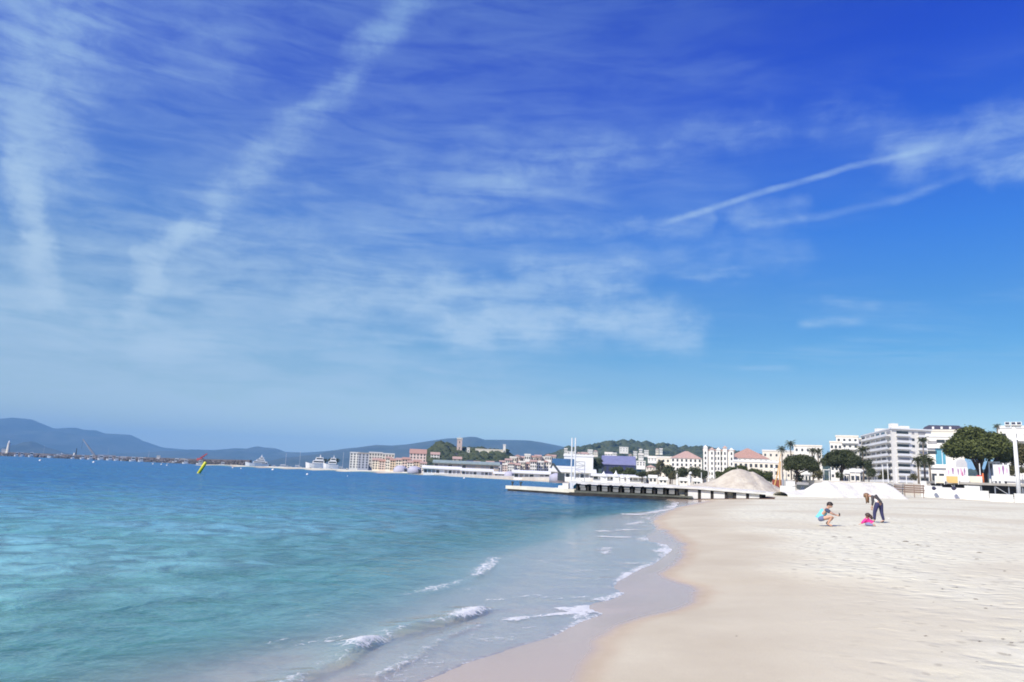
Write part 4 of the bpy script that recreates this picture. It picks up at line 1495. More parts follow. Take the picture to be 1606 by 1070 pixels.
SM = [(236, 243, 880, 724), (251, 256, 800, 725), (259, 264, 760, 726), (268, 280, 940, 719), (296, 303, 900, 722), (356, 364, 760, 727), (366, 374, 730, 728), (424, 432, 600, 730), (108, 114, 1080, 714),
      (186, 192, 1040, 719), (330, 338, 800, 726), (18, 25, 1180, 709), (27, 35, 1170, 709.5), (40, 49, 1160, 709), (122, 130, 1090, 713.5), (134, 143, 1075, 714), (150, 160, 1050, 714), (164, 174, 1030, 715), (176, 184, 1010, 716), (200, 211, 970, 716.5),
      (214, 223, 940, 717.5), (284, 294, 840, 721), (306, 318, 780, 722.5), (342, 352, 740, 725)]
for a, b, d, y in SM:
    boat('small white boat', a, b, d, y, decks=1, arch=False, group='small white boats along the breakwater', name='small_boat', flip=(a % 2 == 0))
number_labels('small white boats along the breakwater', '%s from the left of the small white boats moored along the breakwater')
QB = [(436, 442, 736), (452, 459, 736.5), (466, 472, 737), (484, 490, 737), (500, 506, 738), (517, 523, 738.5), (541, 548, 739)]
for k, (a, b, y) in enumerate(QB):
    boat('small dark boat', a, b, 545 - k * 5, y - 4.5, decks=1, arch=False, hull_m=DSTEEL, group='small dark boats under the quay wall', name='small_boat')
number_labels('small dark boats under the quay wall', '%s from the left of the small dark boats under the quay wall')


# ------------------------------------------------------------------ quay
def build_quay():
    line_ = [W(418, 735, 590), W(470, 737, 555), W(540, 740, 505), W(600, 742, 480), W(650, 744, 458), W(720, 748, 430), W(790, 752, 372), W(838, 753, 318)]
    o = line_[2]
    root = tag(empty('harbour_quay', (o.x, o.y, 0)), 'long pale stone quay wall along the harbour waterfront', 'quay')
    b, cap = MB(), MB()
    for a, c in zip(line_, line_[1:]):
        a, c = Vector((a.x - o.x, a.y - o.y, 0)), Vector((c.x - o.x, c.y - o.y, 0))
        d = (c - a).normalized()
        n = Vector((-d.y, d.x, 0))
        if n.y < 0:
            n = -n
        for q, z0, z1, off, th in ((b, -3, 1.05, 0, 26), (cap, 1.05, 1.4, -0.3, 1.6)):
            vs = [(*(p + n * (off + t)).xy, z) for z in (z0, z1) for p, t in ((a, 0), (c, 0), (c, th), (a, th))]
            q.add(vs, [(0, 3, 2, 1), (4, 5, 6, 7), (0, 1, 5, 4), (1, 2, 6, 5), (2, 3, 7, 6), (3, 0, 4, 7)])
    b.build('wall', CONC, root)
    cap.build('coping', WCONC, root)
    rr = random.Random(8)
    rk = MB()
    for a, c in zip(line_, line_[1:]):
        for k in range(int((c - a).length / 2.2)):
            p = a.lerp(c, rr.random())
            s = rr.uniform(.4, .9)
            x, y = p.x - o.x, p.y - o.y - rr.uniform(0.5, 2.0)
            rk.box(x - s, x + s, y - s, y + s, -1, rr.uniform(.2, .9))
    q = rk.build('rocks', CONC, root)
    q['kind'] = 'stuff'


build_quay()

# ------------------------------------------------------------------ buoys
BUOY = [(63, 721.8, 2.0), (147, 724.6, 2.0), (240, 727.5, 1.2), (253, 728.3, 1.2), (262, 729.6, 1.3), (365, 733.5, 1.2), (378, 734.6, 1.2), (428, 736.2, 2.2), (482, 743.6, 2.1), (545, 746.5, .8), (728, 749.6, 1.8)]
YEL = mat('yellow_buoy', (0.62, 0.60, 0.03), 0.45, 0.08, 1)
for px, y, r_px in BUOY:
    p = G(px, y + r_px * .6, 0)
    r = r_px / F * p.y
    root = tag(empty('mooring_buoy', (p.x, p.y, 0)), 'white mooring buoy', 'buoy', 'white mooring buoys')
    MB().lathe([(r * .1, -r * .6), (r * .75, -r * .4), (r, 0.15 * r), (r * .75, r * .75), (r * .25, r * 1.05), (r * .12, r * 1.1)], 12).build('float', WPAINT, root, smooth=True)
    MB().tube([(0, 0, r * 1.1), (0, 0, r * 1.5)], r * .12, 6).build('ring', DSTEEL, root)
number_labels('white mooring buoys', '%s from the left of the small white mooring buoys on the sea')
p = G(311.5, 742.5, 0)
q = W(324, 725, p.y)
root = tag(empty('marker_buoy', (p.x, p.y, 0)), 'slim yellow marker buoy leaning to the right on the sea', 'buoy')
ax = Vector((q.x - p.x, -0.3, q.z))
n_ = ax.normalized()
r = 0.30
MB().tube([-n_ * .5, ax * .97, ax], [r, r, r * .6], 14).build('float', YEL, root, smooth=True)
MB().tube([-n_ * 0.1 - Vector((0, 0, 0.2)), n_ * 0.12], [r * 1.12, r * 1.12], 14).build('collar', YEL, root)
MB().tube([ax, ax + n_ * .25], .05, 6).build('handle', DSTEEL, root)

# ------------------------------------------------------------------ jetty
def build_jetty():
    a, b = Vector((7.5, 84.6, 0)), Vector((31.5, 80.5, 0))
    d = (b - a)
    L = d.length
    ang = math.atan2(d.y, d.x)
    root = tag(empty('jetty', a, ang), 'concrete jetty with pale deck over dark stained supports', 'jetty')
    x1 = W(1216, 780, 81).x
    L = min(L, (x1 - a.x) / math.cos(ang))
    rr = random.Random(2)
    deck = MB()
    deck.prism([(-0.2, 1.41), (L * 0.62, 1.26), (L * .98, 0.98), (L * .98, 1.2), (L * 0.62, 1.46), (-0.2, 1.58)], -0.25, 5.0)
    deck.build('deck', mat('worn_white_concrete', (0.66, 0.645, 0.60), 0.85, 0.14, 0.8, bump=0.2), root)
    base = MB()
    base.prism([(-.4, -.8), (L * .62, -.8), (L * .62, 0.20), (L * .3, .30), (-.4, .34)], -0.45, 4.8)
    base.build('base_beam', DARKW, root)
    shelf = MB()
    shelf.prism([(0.2, .345), (L * .60, .305), (L * .60, .50), (0.2, .56)], -0.30, 4.6)
    shelf.build('shelf', mat('algae_concrete', (0.10, 0.105, 0.085), 0.8, 0.3, 1.0), root)
    MB().prism([(L * .6, -.5), (L * .96, -.2), (L * 1.0, 0.75), (L * .96, 0.62), (L * .6, 0.22)], -0.10, 4.8).build('buried_beam', mat('rusty_beam', (0.10, 0.055, 0.04), 0.8, 0.3, 1), root)
    MB().box(0.4, L * .97, 2.2, 2.5, -.5, 1.25).build('back_wall', mat('painted_recess_shade', (0.045, 0.042, 0.04), 0.9, 0.3, 1), root)  # shade of the recess under the deck is put into this wall's colour
    # grey boards between the dark gaps on the seaward part
    pm = MB().box(-.30, .30, -.05, .05, 0, .30).mesh('board', mat('weathered_board', (0.22, 0.22, 0.215), 0.85, 0.25, 2))
    k, x = 0, 1.1
    while x < L * .52:
        for z in (.60, .96):
            link('board', pm, root, (x + rr.uniform(-.05, .05), 0.02, z + rr.uniform(-.02, .02)))
        x += 1.22
        k += 1
    gm = MB().box(-.11, .11, -.2, 4.2, -.6, 1.30).mesh('post', DARKW)
    x = .45
    while x < L * .55:
        link('post', gm, root, (x, 0.25, 0))
        x += 1.22
    # pale panels with dark posts where the jetty meets the beach
    x = L * .535
    wd = [.62, 1.05, 1.0, 1.15, .55, 1.0, 1.05, 1.0, .6, 1.0, 1.05]
    for k, w in enumerate(wd):
        if x + w > L * .97:
            break
        zt = np.interp(x / L, [0, .62, .98], [1.31, 1.21, .97])
        dark = w < .8
        m = MB().box(-w / 2, w / 2, 0, .18, -.5, zt - 0.02).mesh('panel', WCONC if not dark else mat('cracked_panel', (0.33, 0.31, 0.25), 0.9, 0.5, 5))
        link('panel', m, root, (x + w / 2, 0.05 if not dark else 0.35, 0))
        link('post', MB().box(-.13, .13, -.02, 3, -.6, zt - 0.03).mesh('post', DARKW), root, (x + w + .16, 0.12, 0))
        x += w + .34
    # the low landing stage out in the water
    q = tag(empty('landing_stage', (a.x + 0.3, a.y + 1.4, 0), 0), 'low cream landing stage in the water off the jetty end', 'landing stage')
    e = W(796, 760, 96)
    v = Vector((e.x - a.x - 0.3, e.y - a.y - 1.4, 0))
    q.rotation_euler = (0, 0, math.atan2(v.y, v.x))
    l = v.length
    MB().box(-.3, l, -2.6, 0.3, .26, .66).build('slab', mat('cream_concrete', (0.66, 0.62, 0.50), 0.8, 0.1, 1), q)
    MB().box(0.0, l - .35, -2.0, 0.24, -.8, .26).build('base_beam', DARKW, q)
    MB().box(0.2, l, -2.72, -2.6, .30, .50).build('fender_strip', mat('rust_strip', (0.30, 0.22, 0.15), 0.8, 0.3, 1), q)
    for k in range(2):
        MB().lathe([(.10, .6), (.10, 1.0), (.2, 1.05), (.2, 1.2)], 10, (l - .5 - k * .7, -.4 - k * .8, 0)).build('bollard', DSTEEL, q)
    # stepped stairs of the jetty head
    s = tag(empty('jetty_steps', (a.x - 0.4, a.y + 3.2, 0), ang), 'pale steps between the landing stage and the jetty deck', 'steps')
    for k in range(3):
        MB().box(-1.6 + k * .5, 0.1, 0.6, 2.6, .4 + k * .30, .4 + (k + 1) * .30).build('step', WCONC, s)
    return root


build_jetty()


# ------------------------------------------------------------------ masts behind the jetty, excavator arm
def post(name, label, px, ytop, d, zb, r0, r1, m=WPAINT, group=None, cat='post', head=None):
    c, rz = place(px, d, zb)
    h = W(px, ytop, d).z - zb
    root = tag(empty(name, c, rz), label, cat, group)
    MB().tube([(0, 0, -1.5), (0, 0, h)], [r0, r1], 8).build('pole', m, root)
    MB().box(-r0 * 2, r0 * 2, -r0 * 2, r0 * 2, -1.4, 0.1).build('base', m, root)
    if head == 'lamp':
        MB().box(-.75, .75, -.25, .25, h, h + .28).build('lamp_head', WPAINT, root)
    elif head == 'globe':
        MB().lathe([(.05, h), (.25, h + .08), (.32, h + .3), (.2, h + .52), (.03, h + .6)], 10).build('lamp_globe', WPAINT, root, smooth=True)
    elif head == 'arm':
        MB().tube([(0, 0, h), (-.5, 0, h + .3), (-1.3, 0, h + .32)], .06, 6).build('lamp_arm', m, root)
        MB().box(-1.7, -1.1, -.15, .15, h + .24, h + .36).build('lamp_head', WPAINT, root)
    return root


post('white_mast', 'white mast, left one of the tall pair behind the jetty', 896, 687, 118, 1.4, .125, .11, cat='mast')
post('white_mast', 'white mast, right one of the tall pair behind the jetty', 901.5, 687, 118, 1.4, .125, .11, cat='mast')
c, rz = place(909, 120, 1.4)
root = tag(empty('scaffold_tower', c, rz), 'grey lattice scaffold tower beside the tall white masts', 'scaffold')
zt = W(909, 724, 120).z - 1.4
for sx in (-.8, .8):
    for sy in (-.6, .6):
        MB().tube([(sx, sy, -1), (sx, sy, zt)], .045, 6).build('upright', STEEL, root)
nl = 5
for k in range(nl):
    z = zt * (k + 1) / nl
    MB().box(-.85, .85, -.65, .65, z - .05, z).build('platform', mat('scaffold_board', (0.45, 0.43, 0.40), 0.8), root)
    s = 1 if k % 2 else -1
    MB().bar((-.8 * s, -.62, z - zt / nl), (.8 * s, -.62, z), .05).build('brace', STEEL, root)
c, rz = place(880, 262, 1.8)
root = tag(empty('crane_boom', c, rz), 'dark slanted crane boom over the flat grey dome tent', 'crane')
tp = W(867, 727, 262)
v = Vector((-(880 - 867) / F * 262, 0, tp.z - 1.8))
MB().box(-1.2, 1.2, -1, 1, -1, 1.6).build('cab', DSTEEL, root)
MB().bar((0, 0, 1.2), v, .75).build('boom', DSTEEL, root)
MB().bar(v, v + Vector((-.7, 0, -1.6)), .6).build('boom_tip', DSTEEL, root)

c, rz = place(1218, 128, ground_z(W(1218, 740, 128).x, 128))
ORG = mat('orange_paint', (0.50, 0.30, 0.11), 0.6, 0.1, 1)
root = tag(empty('excavator', c, rz), 'orange excavator with raised arm behind the right edge of the sand heap', 'excavator')
zb = c.z
u = 1 / F * 128
MB().box(-.9, .9, -.3, 2.4, 0.1, 0.75).build('track', DSTEEL, root)
MB().box(-.75, .75, 0, 2.2, .75, 2.0).build('cab', mat('dark_red_cab', (0.22, 0.05, 0.03), 0.5), root)
z1 = W(1224, 712, 128).z - zb
MB().tube([(-5 * u, 0, .5), (1 * u, 0, 2.9), (6.5 * u, 0, z1)], [.16, .13, .07], 4).build('arm', ORG, root)
MB().tube([(4.5 * u, -.1, .4), (4.4 * u, -.1, 3.3), (6.0 * u, -.1, z1 * .8)], [.16, .16, .1], 4).build('boom', ORG, root)
MB().prism([(-6 * u, .1), (-3 * u, .1), (-3.4 * u, .9), (-5.2 * u, .8)], -.5, .5).build('bucket', ORG, root)

# ------------------------------------------------------------------ sand heap
def heap(name, label, outline, d, depth, m, seed, zb, kind=None, cat='sand heap', back=1.0, rough=.12):
    """outline: photograph (px, y) skyline; a heap of that silhouette at distance d"""
    px = np.array([p[0] for p in outline], float)
    py = np.array([p[1] for p in outline], float)
    us = np.linspace(px[0], px[-1], 90)
    crest = [W(a, b, d) for a, b in zip(us, np.interp(us, px, py))]
    cx, cz = np.array([p.x for p in crest]), np.array([max(p.z, zb) for p in crest])
    v = np.linspace(-1, 1, 46)
    V, CX = np.meshgrid(v, cx, indexing='ij')
    H = np.broadcast_to(cz - zb, V.shape)
    wob = (fbm(CX * .35 + seed, V * 1.5 + seed, 3) - .5)
    prof = np.clip(1 - np.abs(V) ** 1.15, 0, 1)
    Y = d + V * depth * (0.5 + .5 * H / max(H.max(), .1)) + wob * .8 * (1 - prof) * 2
    gull = (fbm(CX * .9 + seed * 3, V * 2.0, 4) - .5)
    Z = zb + H * prof * (1 + .35 * wob * (1 - prof) * 2) + rough * H.max() * gull * prof * (1 - prof) * 2 - .3 * (np.abs(V) > .97) + (prof < .02) * -.4
    lim = EYE.z + (np.broadcast_to(cz, V.shape) - EYE.z) * (Y / d)
    o = link(name, grid_mesh(name, np.stack([CX, Y, Z], -1), m))
    tag(o, label, cat if kind is None else None, None, kind)
    return o


def loose_sand(name, a, b):
    m = bpy.data.materials.new(name)
    m.use_nodes = True
    t = NT(m.node_tree)
    p = t.n['Principled BSDF']
    tc = t.new('ShaderNodeTexCoord').outputs['Object']
    n = t.noise(tc, 0.7, 5, .65, .3)
    c = t.mix(t.mapr(n, .35, .68), a, b)
    t.l.new(c, p.inputs['Base Color'])
    p.inputs['Roughness'].default_value = .95
    p.inputs['Specular IOR Level'].default_value = .1
    bp = t.new('ShaderNodeBump')
    bp.inputs['Strength'].default_value = .7
    bp.inputs['Distance'].default_value = .3
    t.l.new(t.noise(tc, 2.4, 5, .7), bp.inputs['Height'])
    t.l.new(bp.outputs[0], p.inputs['Normal'])
    return m


HSAND = loose_sand('heaped_sand', (0.58, 0.53, 0.43), (0.46, 0.40, 0.325))
WSAND = loose_sand('white_sand', (0.74, 0.715, 0.65), (0.60, 0.575, 0.51))
heap('sand_heap', 'big conical heap of beige sand behind the jetty', [(1062, 766), (1085, 760), (1105, 757), (1122, 752), (1138, 742), (1148, 737), (1160, 735), (1168, 737), (1175, 740), (1181, 739.5), (1189, 744),
     (1197, 749), (1206, 757), (1222, 765), (1250, 772)], 112, 6.5, HSAND, 1.7, .9)
heap('white_sand_bank', 'long bank of white sand in front of the trees on the beach', [(1225, 771), (1262, 768), (1270, 763), (1277, 758), (1287, 757), (1296, 754.5), (1304, 757), (1316, 756), (1330, 758.5), (1345, 756.5), (1362, 758), (1376, 757.5), (1390, 758.5), (1397, 761), (1401, 769), (1408, 777),
     (1425, 783)], 92, 4.2, WSAND, 4.2, .95, rough=.2)
heap('white_sand_bank', 'flat bank of pale sand between heap and jetty deck', [(905, 757.5), (940, 757), (1000, 758), (1060, 761), (1120, 764), (1180, 768), (1240, 775)], 100, 7, WSAND, 8.8, .8, rough=.1)

# ------------------------------------------------------------------ white concrete blocks, boxes and walls at the back of the beach
def cblock(name, label, px0, px1, ytop, ybot, d, depth, m=WCONC, group=None, cat='block', yaw=0.0, cap=True):
    zb = W((px0 + px1) / 2, ybot, d).z
    c, rz = place((px0 + px1) / 2, d, zb)
    w = span(px0, px1, d)
    h = W((px0 + px1) / 2, ytop, d).z - zb
    root = tag(empty(name, c, rz + yaw), label, cat, group)
    MB().box(-w / 2, w / 2, 0, depth, -1.2, h - .06).build('body', m, root)
    if cap:
        MB().box(-w / 2 - .03, w / 2 + .03, -.03, depth + .03, h - .06, h).build('top', WPAINT, root)
    return root


cblock('concrete_block', 'long white concrete block at the foot of the tall lamp post', 1549, 1586, 775, 787, 88, 1.2)
cblock('concrete_block', 'white concrete block at the right edge of the beach', 1587.5, 1640, 775, 789, 86, 1.2)
cblock('concrete_block', 'bright white bulky block left of the dark deck frame', 1512, 1548, 769.5, 783.5, 94, 1.4)
cblock('concrete_block', 'white upright block on top of the bulky white block', 1511, 1535, 762, 769.5, 97, 1.2)
cblock('concrete_block', 'pale lilac-shaded low wall between two white blocks', 1476, 1511, 765, 781, 99, .8, mat('lilac_shade_concrete', (0.66, 0.65, 0.68), 0.8, 0.05, 1))  # lilac of the shade is put into this white wall's colour
cblock('concrete_block', 'white low wall left of the lilac-shaded wall', 1443, 1476, 762, 779, 104, .8)
cblock('concrete_block', 'thin white wall end behind the low white wall', 1443, 1452, 754.5, 763, 108, .8)
for k, (px, y, d) in enumerate([(1463, 762, 103), (1494, 762, 98)]):
    c, rz = place(px, d, W(px, y + 4.5, d).z)
    root = tag(empty('canvas_bundle', c, rz), ['dark bundle lying on the left low white wall', 'dark bundle lying on the lilac-shaded wall'][k], 'bundle')
    MB().lathe([(.12, -.2), (.24, -.05), (.26, .1), (.18, .24), (.05, .30)], 10).build('cloth', mat('navy_cloth', (0.03, 0.03, 0.06), 0.8), root, smooth=True)
    MB().tube([(-.12, -.1, .1), (.30, -.12, .02)], .09, 8).build('sleeve', mat('navy_cloth', (0.03, 0.03, 0.06), 0.8), root)
cblock('white_box', 'white cabinet box behind the left end of the white sand bank', 1232, 1246, 755, 769, 105, 1.2, WPAINT, cat='box')
cblock('white_box', 'small white box left of the white cabinet near the excavator', 1223, 1233, 762, 770, 108, 1.0, WPAINT, cat='box')
c, rz = place(1258, 100, W(1258, 768, 100).z)
root = tag(empty('small_trailer', c, rz), 'dark flat trailer parked left of the white sand bank', 'trailer')
MB().box(-.75, .75, 0, 1.1, .42, .62).build('bed', DSTEEL, root)
MB().box(-.75, .75, 0, .06, .62, .95).build('side_board', SHUT, root)
for sx in (-.5, .5):
    MB().tube([(sx, -.08, .3), (sx, .1, .3)], .3, 12).build('wheel', DSTEEL, root)
MB().tube([(-.7, .5, .45), (-1.3, .5, .35)], .04, 6).build('drawbar', DSTEEL, root)

# stacked loungers and a plank fence between the bank and the low walls
c, rz = place(1404, 92, W(1404, 778, 92).z)
root = tag(empty('lounger_stack', c, rz), 'heap of stacked dark grey loungers at right end of the white sand bank', 'stack of loungers')
rr = random.Random(6)
for k in range(6):
    o = MB().box(-.85, .85, 0, .55, 0, .07).build('frame', STEEL if k % 2 else DSTEEL, root, (rr.uniform(-.1, .1), 0, .25 + k * .22), rr.uniform(-.06, .06))
    o.rotation_euler = (0, rr.uniform(-.1, .1), rr.uniform(-.08, .08))
for sx in (-.6, .6):
    MB().bar((sx, .2, -.4), (sx * 1.3, .2, 1.5), .08).build('leg', DSTEEL, root)
MB().bar((-.9, .1, 1.45), (-.2, .1, 1.15), .1).build('backrest', DSTEEL, root)
c, rz = place(1424, 98, W(1424, 776, 98).z)
root = tag(empty('plank_fence', c, rz), 'low brown plank fence right of the stacked grey loungers', 'fence')
BRN = mat('brown_plank', (0.20, 0.14, 0.11), 0.85, 0.25, 3)
pm = MB().box(-1.75, 1.75, 0, .05, 0, .2).mesh('plank', BRN)
for k, z in enumerate((.25, .52, .79, 1.08)):
    link('plank', pm, root, (0.05 * (k % 2), 0, z))
for sx in (-1.6, -.5, .6, 1.65):
    MB().box(sx - .05, sx + .05, .06, .16, -.5, 1.35).build('post', BRN, root)

# ------------------------------------------------------------------ the raised terrace on the right
def terrace():
    d = 128.0
    zt = W(1540, 757.5, d).z
    a, b = W(1466, 757, d), W(1660, 760, d - 6)
    ang = math.atan2(b.y - a.y, b.x - a.x)
    L = math.hypot(b.y - a.y, b.x - a.x)
    root = tag(empty('raised_terrace', (a.x, a.y, 0), ang), 'raised grey beach terrace on steel struts, dark underneath', 'terrace')
    MB().box(0, L, 0, 9, zt - .38, zt).build('deck', mat('terrace_deck', (0.33, 0.31, 0.28), 0.8, 0.15, 1), root)
    MB().box(0, L, 3.2, 3.5, -.5, zt - .39).build('back_wall', mat('painted_underdeck_shade', (0.035, 0.035, 0.045), 0.9, 0.3, .5), root)  # near-black sheet, painted as the shade beneath the deck
    for k in range(9):
        x = 1.0 + k * L / 9
        MB().box(x - .08, x + .08, .3, .46, -.5, zt - .39).build('post', STEEL, root)
    for x0, x1, z0, z1 in ((9.0, 12.5, zt - .6, .9), (12.8, 17.5, .9, zt - .5), (18.5, 20.2, zt - .5, 1.0), (2.5, 5.5, zt - .6, 1.2)):
        MB().bar((x0, .2, z0), (x1, .2, z1), .10).build('strut', mat('galvanised', (0.42, 0.43, 0.45), 0.5, 0.1, 2, metal=.4), root)
    return root, zt, ang


TR, TZ, TA = terrace()


def panel(name, label, px0, px1, ytop, ybot, d, m, th=.12, cat='panel', group=None):
    zb = W((px0 + px1) / 2, ybot, d).z
    c, rz = place((px0 + px1) / 2, d, zb)
    w = span(px0, px1, d)
    h = W((px0 + px1) / 2, ytop, d).z - zb
    root = tag(empty(name, c, rz), label, cat, group)
    MB().box(-w / 2 + .05, w / 2 - .05, 0, th, .0, h).build('board', m, root)
    for sx in (-1, 1):
        MB().box(sx * w / 2 - .05, sx * w / 2 + .05, -.03, th + .03, -.25, h + .06).build('post', WPAINT, root)
    MB().box(-w / 2 + .055, w / 2 - .055, -.02, th + .02, h, h + .05).build('rail', WPAINT, root)
    return root


SANDY = mat('sandy_board', (0.60, 0.40, 0.15), 0.7, 0.1, 1)
PALEB = mat('pale_board', (0.70, 0.64, 0.50), 0.7, 0.06, 1)
panel('parapet_panel', 'beige parapet panel left of the ochre one on the terrace', 1466, 1480, 747, 757.5, 127, PALEB)
panel('parapet_panel', 'ochre yellow parapet panel on the terrace', 1483, 1502, 747, 757.5, 127, SANDY)
panel('parapet_panel', 'white parapet panel right of the ochre one on the terrace', 1503.5, 1518, 747.5, 757, 127, WPAINT)
panel('parapet_panel', 'cream parapet panel at the orange post on the terrace', 1519, 1539, 747.5, 757, 127, PALEB)
panel('parapet_panel', 'white parapet panel below the right picture boards on the terrace', 1555, 1572, 747, 754.5, 127, WPAINT)
panel('parapet_panel', 'white parapet panel behind the tall lamp post on the terrace', 1573, 1592, 748, 755, 126, WPAINT)
c, rz = place(1541, 127, TZ)
root = tag(empty('orange_post', c, rz), 'orange and red barrier post at the end of the cream parapet', 'barrier')
MB().box(-.12, .12, 0, .2, 0, 1.6).build('post', mat('orange_red', (0.6, 0.16, 0.05), 0.6), root)
MB().box(-.9, .12, .02, .16, .95, 1.25).build('bar', mat('red_paint', (0.5, 0.03, 0.05), 0.6), root)


def picture_wall(label, px0, px1, ytop, ybot, d, figs):
    """hoarding printed with pink and violet figures"""
    zb = W((px0 + px1) / 2, ybot, d).z
    c, rz = place((px0 + px1) / 2, d, zb)
    w = span(px0, px1, d)
    h = W((px0 + px1) / 2, ytop, d).z - zb
    root = tag(empty('picture_board', c, rz), label, 'picture board')
    MB().box(-w / 2, w / 2, 0, .15, 0, h).build('board', WPAINT, root)
    MB().box(-w / 2, w / 2, -.04, 0.0, h * .93, h).build('top_rail', WPAINT, root)
    cols = [mat('print_violet', (0.30, 0.16, 0.30), .6), mat('print_pink', (0.62, 0.32, 0.45), .6), mat('print_rose', (0.45, 0.10, 0.24), .6)]
    for x, z, r, k in figs:
        b = MB()
        pts = [(x * w / 2 + r * .62 * math.cos(t) * (.8 + .25 * math.sin(3 * t + k)), z * h + min(r * 2.6, h * .42) * math.sin(t)) for t in np.linspace(0, 2 * math.pi, 14)[:-1]]
        b.prism(pts, -.02, -.004)
        b.build('print', cols[k % 3], root)


picture_wall('white board with pink and violet prints behind the terrace parapet', 1499, 1518, 733, 747, 129, [(-.6, .5, .22, 0), (-.1, .5, .28, 1), (.45, .5, .25, 0), (.1, .2, .2, 2)])
picture_wall('white board with dark violet print left of the pink prints', 1484, 1499, 733, 747, 130, [(.4, .6, .3, 0), (-.5, .45, .18, 1)])
picture_wall('white board with rosy prints right of the big pine trunk', 1558, 1583, 729, 747, 129, [(-.25, .5, .28, 1), (.25, .55, .32, 0), (.7, .5, .2, 1)])
c, rz = place(1508.5, 134, TZ)
root = tag(empty('white_arch', c, rz), 'tall white rounded arch panel in front of the big pine', 'arch')
w = span(1499, 1517, 134)
h = W(1508, 720, 134).z - TZ
MB().prism([(-w / 2, 0), (w / 2, 0)] + [(w / 2 * math.cos(a), h - w / 2 + w / 2 * math.sin(a)) for a in np.linspace(0, math.pi, 12)], 0, .3).build('panel', GREYW, root)
MB().box(-.07, .07, -.08, 0, 0, h - .3).build('rib', GREYW, root)
c, rz = place(1560, 136, TZ)
root = tag(empty('white_kiosk', c, rz), 'white kiosk with pillars under the right pine branches', 'kiosk')
w = span(1553, 1572, 136)
h = W(1562, 724, 136).z - TZ
MB().box(-w / 2, w / 2, 0, 2, h - .35, h).build('roof', WPAINT, root)
for k in range(4):
    MB().box(-w / 2 + k * w / 3.2, -w / 2 + k * w / 3.2 + .28, 0, .28, 0, h - .35).build('pillar', WPAINT, root)
MB().box(-w / 2 + .1, w / 2 - .1, 1.5, 1.7, 0, h - .36).build('back_wall', GREYW, root)

# ------------------------------------------------------------------ posts and lamps
def tall_lamp():
    zb = W(1596, 781, 88).z
    c, rz = place(1595.5, 89.5, zb)
    h = W(1593, 669, 89.5).z - zb
    root = tag(empty('street_lamp', c, rz), 'tall white lamp post with twin floodlights at the right edge', 'lamp post')
    MB().tube([(0, 0, -1), (0, 0, h)], [.26, .19], 12).build('pole', WPAINT, root, smooth=True)
    MB().box(-.45, .45, -.45, .45, -1, .25).build('base', WCONC, root)
    MB().box(-.85, .75, -.12, .12, h - .12, h + .06).build('crossbar', WPAINT, root)
    for x in (-.62, .0, .55):
        o = MB().box(-.26, .26, -.22, .12, -.2, .2).build('floodlight', WPAINT, root, (x, -.15, h + .24))
        o.rotation_euler = (R(-25), 0, 0)
        MB().box(-.21, .21, -.245, -.222, -.15, .15).build('lens', WGLASS, o)


tall_lamp()
post('street_lamp', 'globe lamp on a thin post right of the tall lamp post', 1603, 706, 140, 3.4, .07, .05, WPAINT, cat='lamp post', head='globe')
POSTS = [(1292, 736, 150, 'cream post, left one of the pair joined by a bar under the right pine'), (1300.5, 735, 150, 'cream post, right one of the pair joined by a bar under the right pine'),
         (1384.5, 729, 150, 'pale post before the corner apartment block, left of the pair'), (1392.5, 727, 150, 'pale post before the corner apartment block, right of the pair'), (1405.5, 733, 145, 'white thin post above the stacked loungers'),
         (1371, 743, 150, 'short pale post beside the bushes on the promenade'), (1421, 746, 145, 'white stub post behind the plank fence'), (1228, 740, 150, 'grey post beneath the left umbrella pine, nearest the excavator'),
         (1233, 741, 155, 'grey post beneath the left umbrella pine, second from excavator'), (1484, 740, 131, 'white slim post before the modern building on the terrace'),
         (1342, 733, 160, 'pale thick post below the right umbrella pine'), (1537, 727, 131, 'white leaning pole by the big pine trunk'), (1100, 741, 175, 'thin white post among the dark beach trees'),
         (1062, 742, 185, 'pale thick post below the dark beach trees'), (1081, 741, 175, 'white post right of the pale thick post below the trees'), (1111, 739, 170, 'thin white post left of the sand heap')]
for px, y, d, lab in POSTS:
    post('promenade_post', lab, px, y, d, PROM_Z if d < 170 else 2.6, .09, .08, WPAINT if 'grey' not in lab else STEEL)
c, rz = place(1296.2, 150, W(1296, 737, 150).z)
MBAR = MB().box(-.6, .6, -.05, .05, -.06, .06).build('cross_bar', WPAINT, None, c, rz)
tag(MBAR, 'thin white bar joining the two cream posts under the right pine', 'bar')
GL = [(1083, 744, 175), (1083.5, 733, 240), (1215, 735, 200), (1262, 742, 170), (1352, 741, 160)]
for k, (px, y, d) in enumerate(GL):
    post('street_lamp', 'small globe lamp on the promenade', px, y, d, PROM_Z, .07, .05, STEEL, 'small globe lamps on the promenade', 'lamp post', 'globe')
number_labels('small globe lamps on the promenade', '%s from the left of the small globe lamps on the promenade')
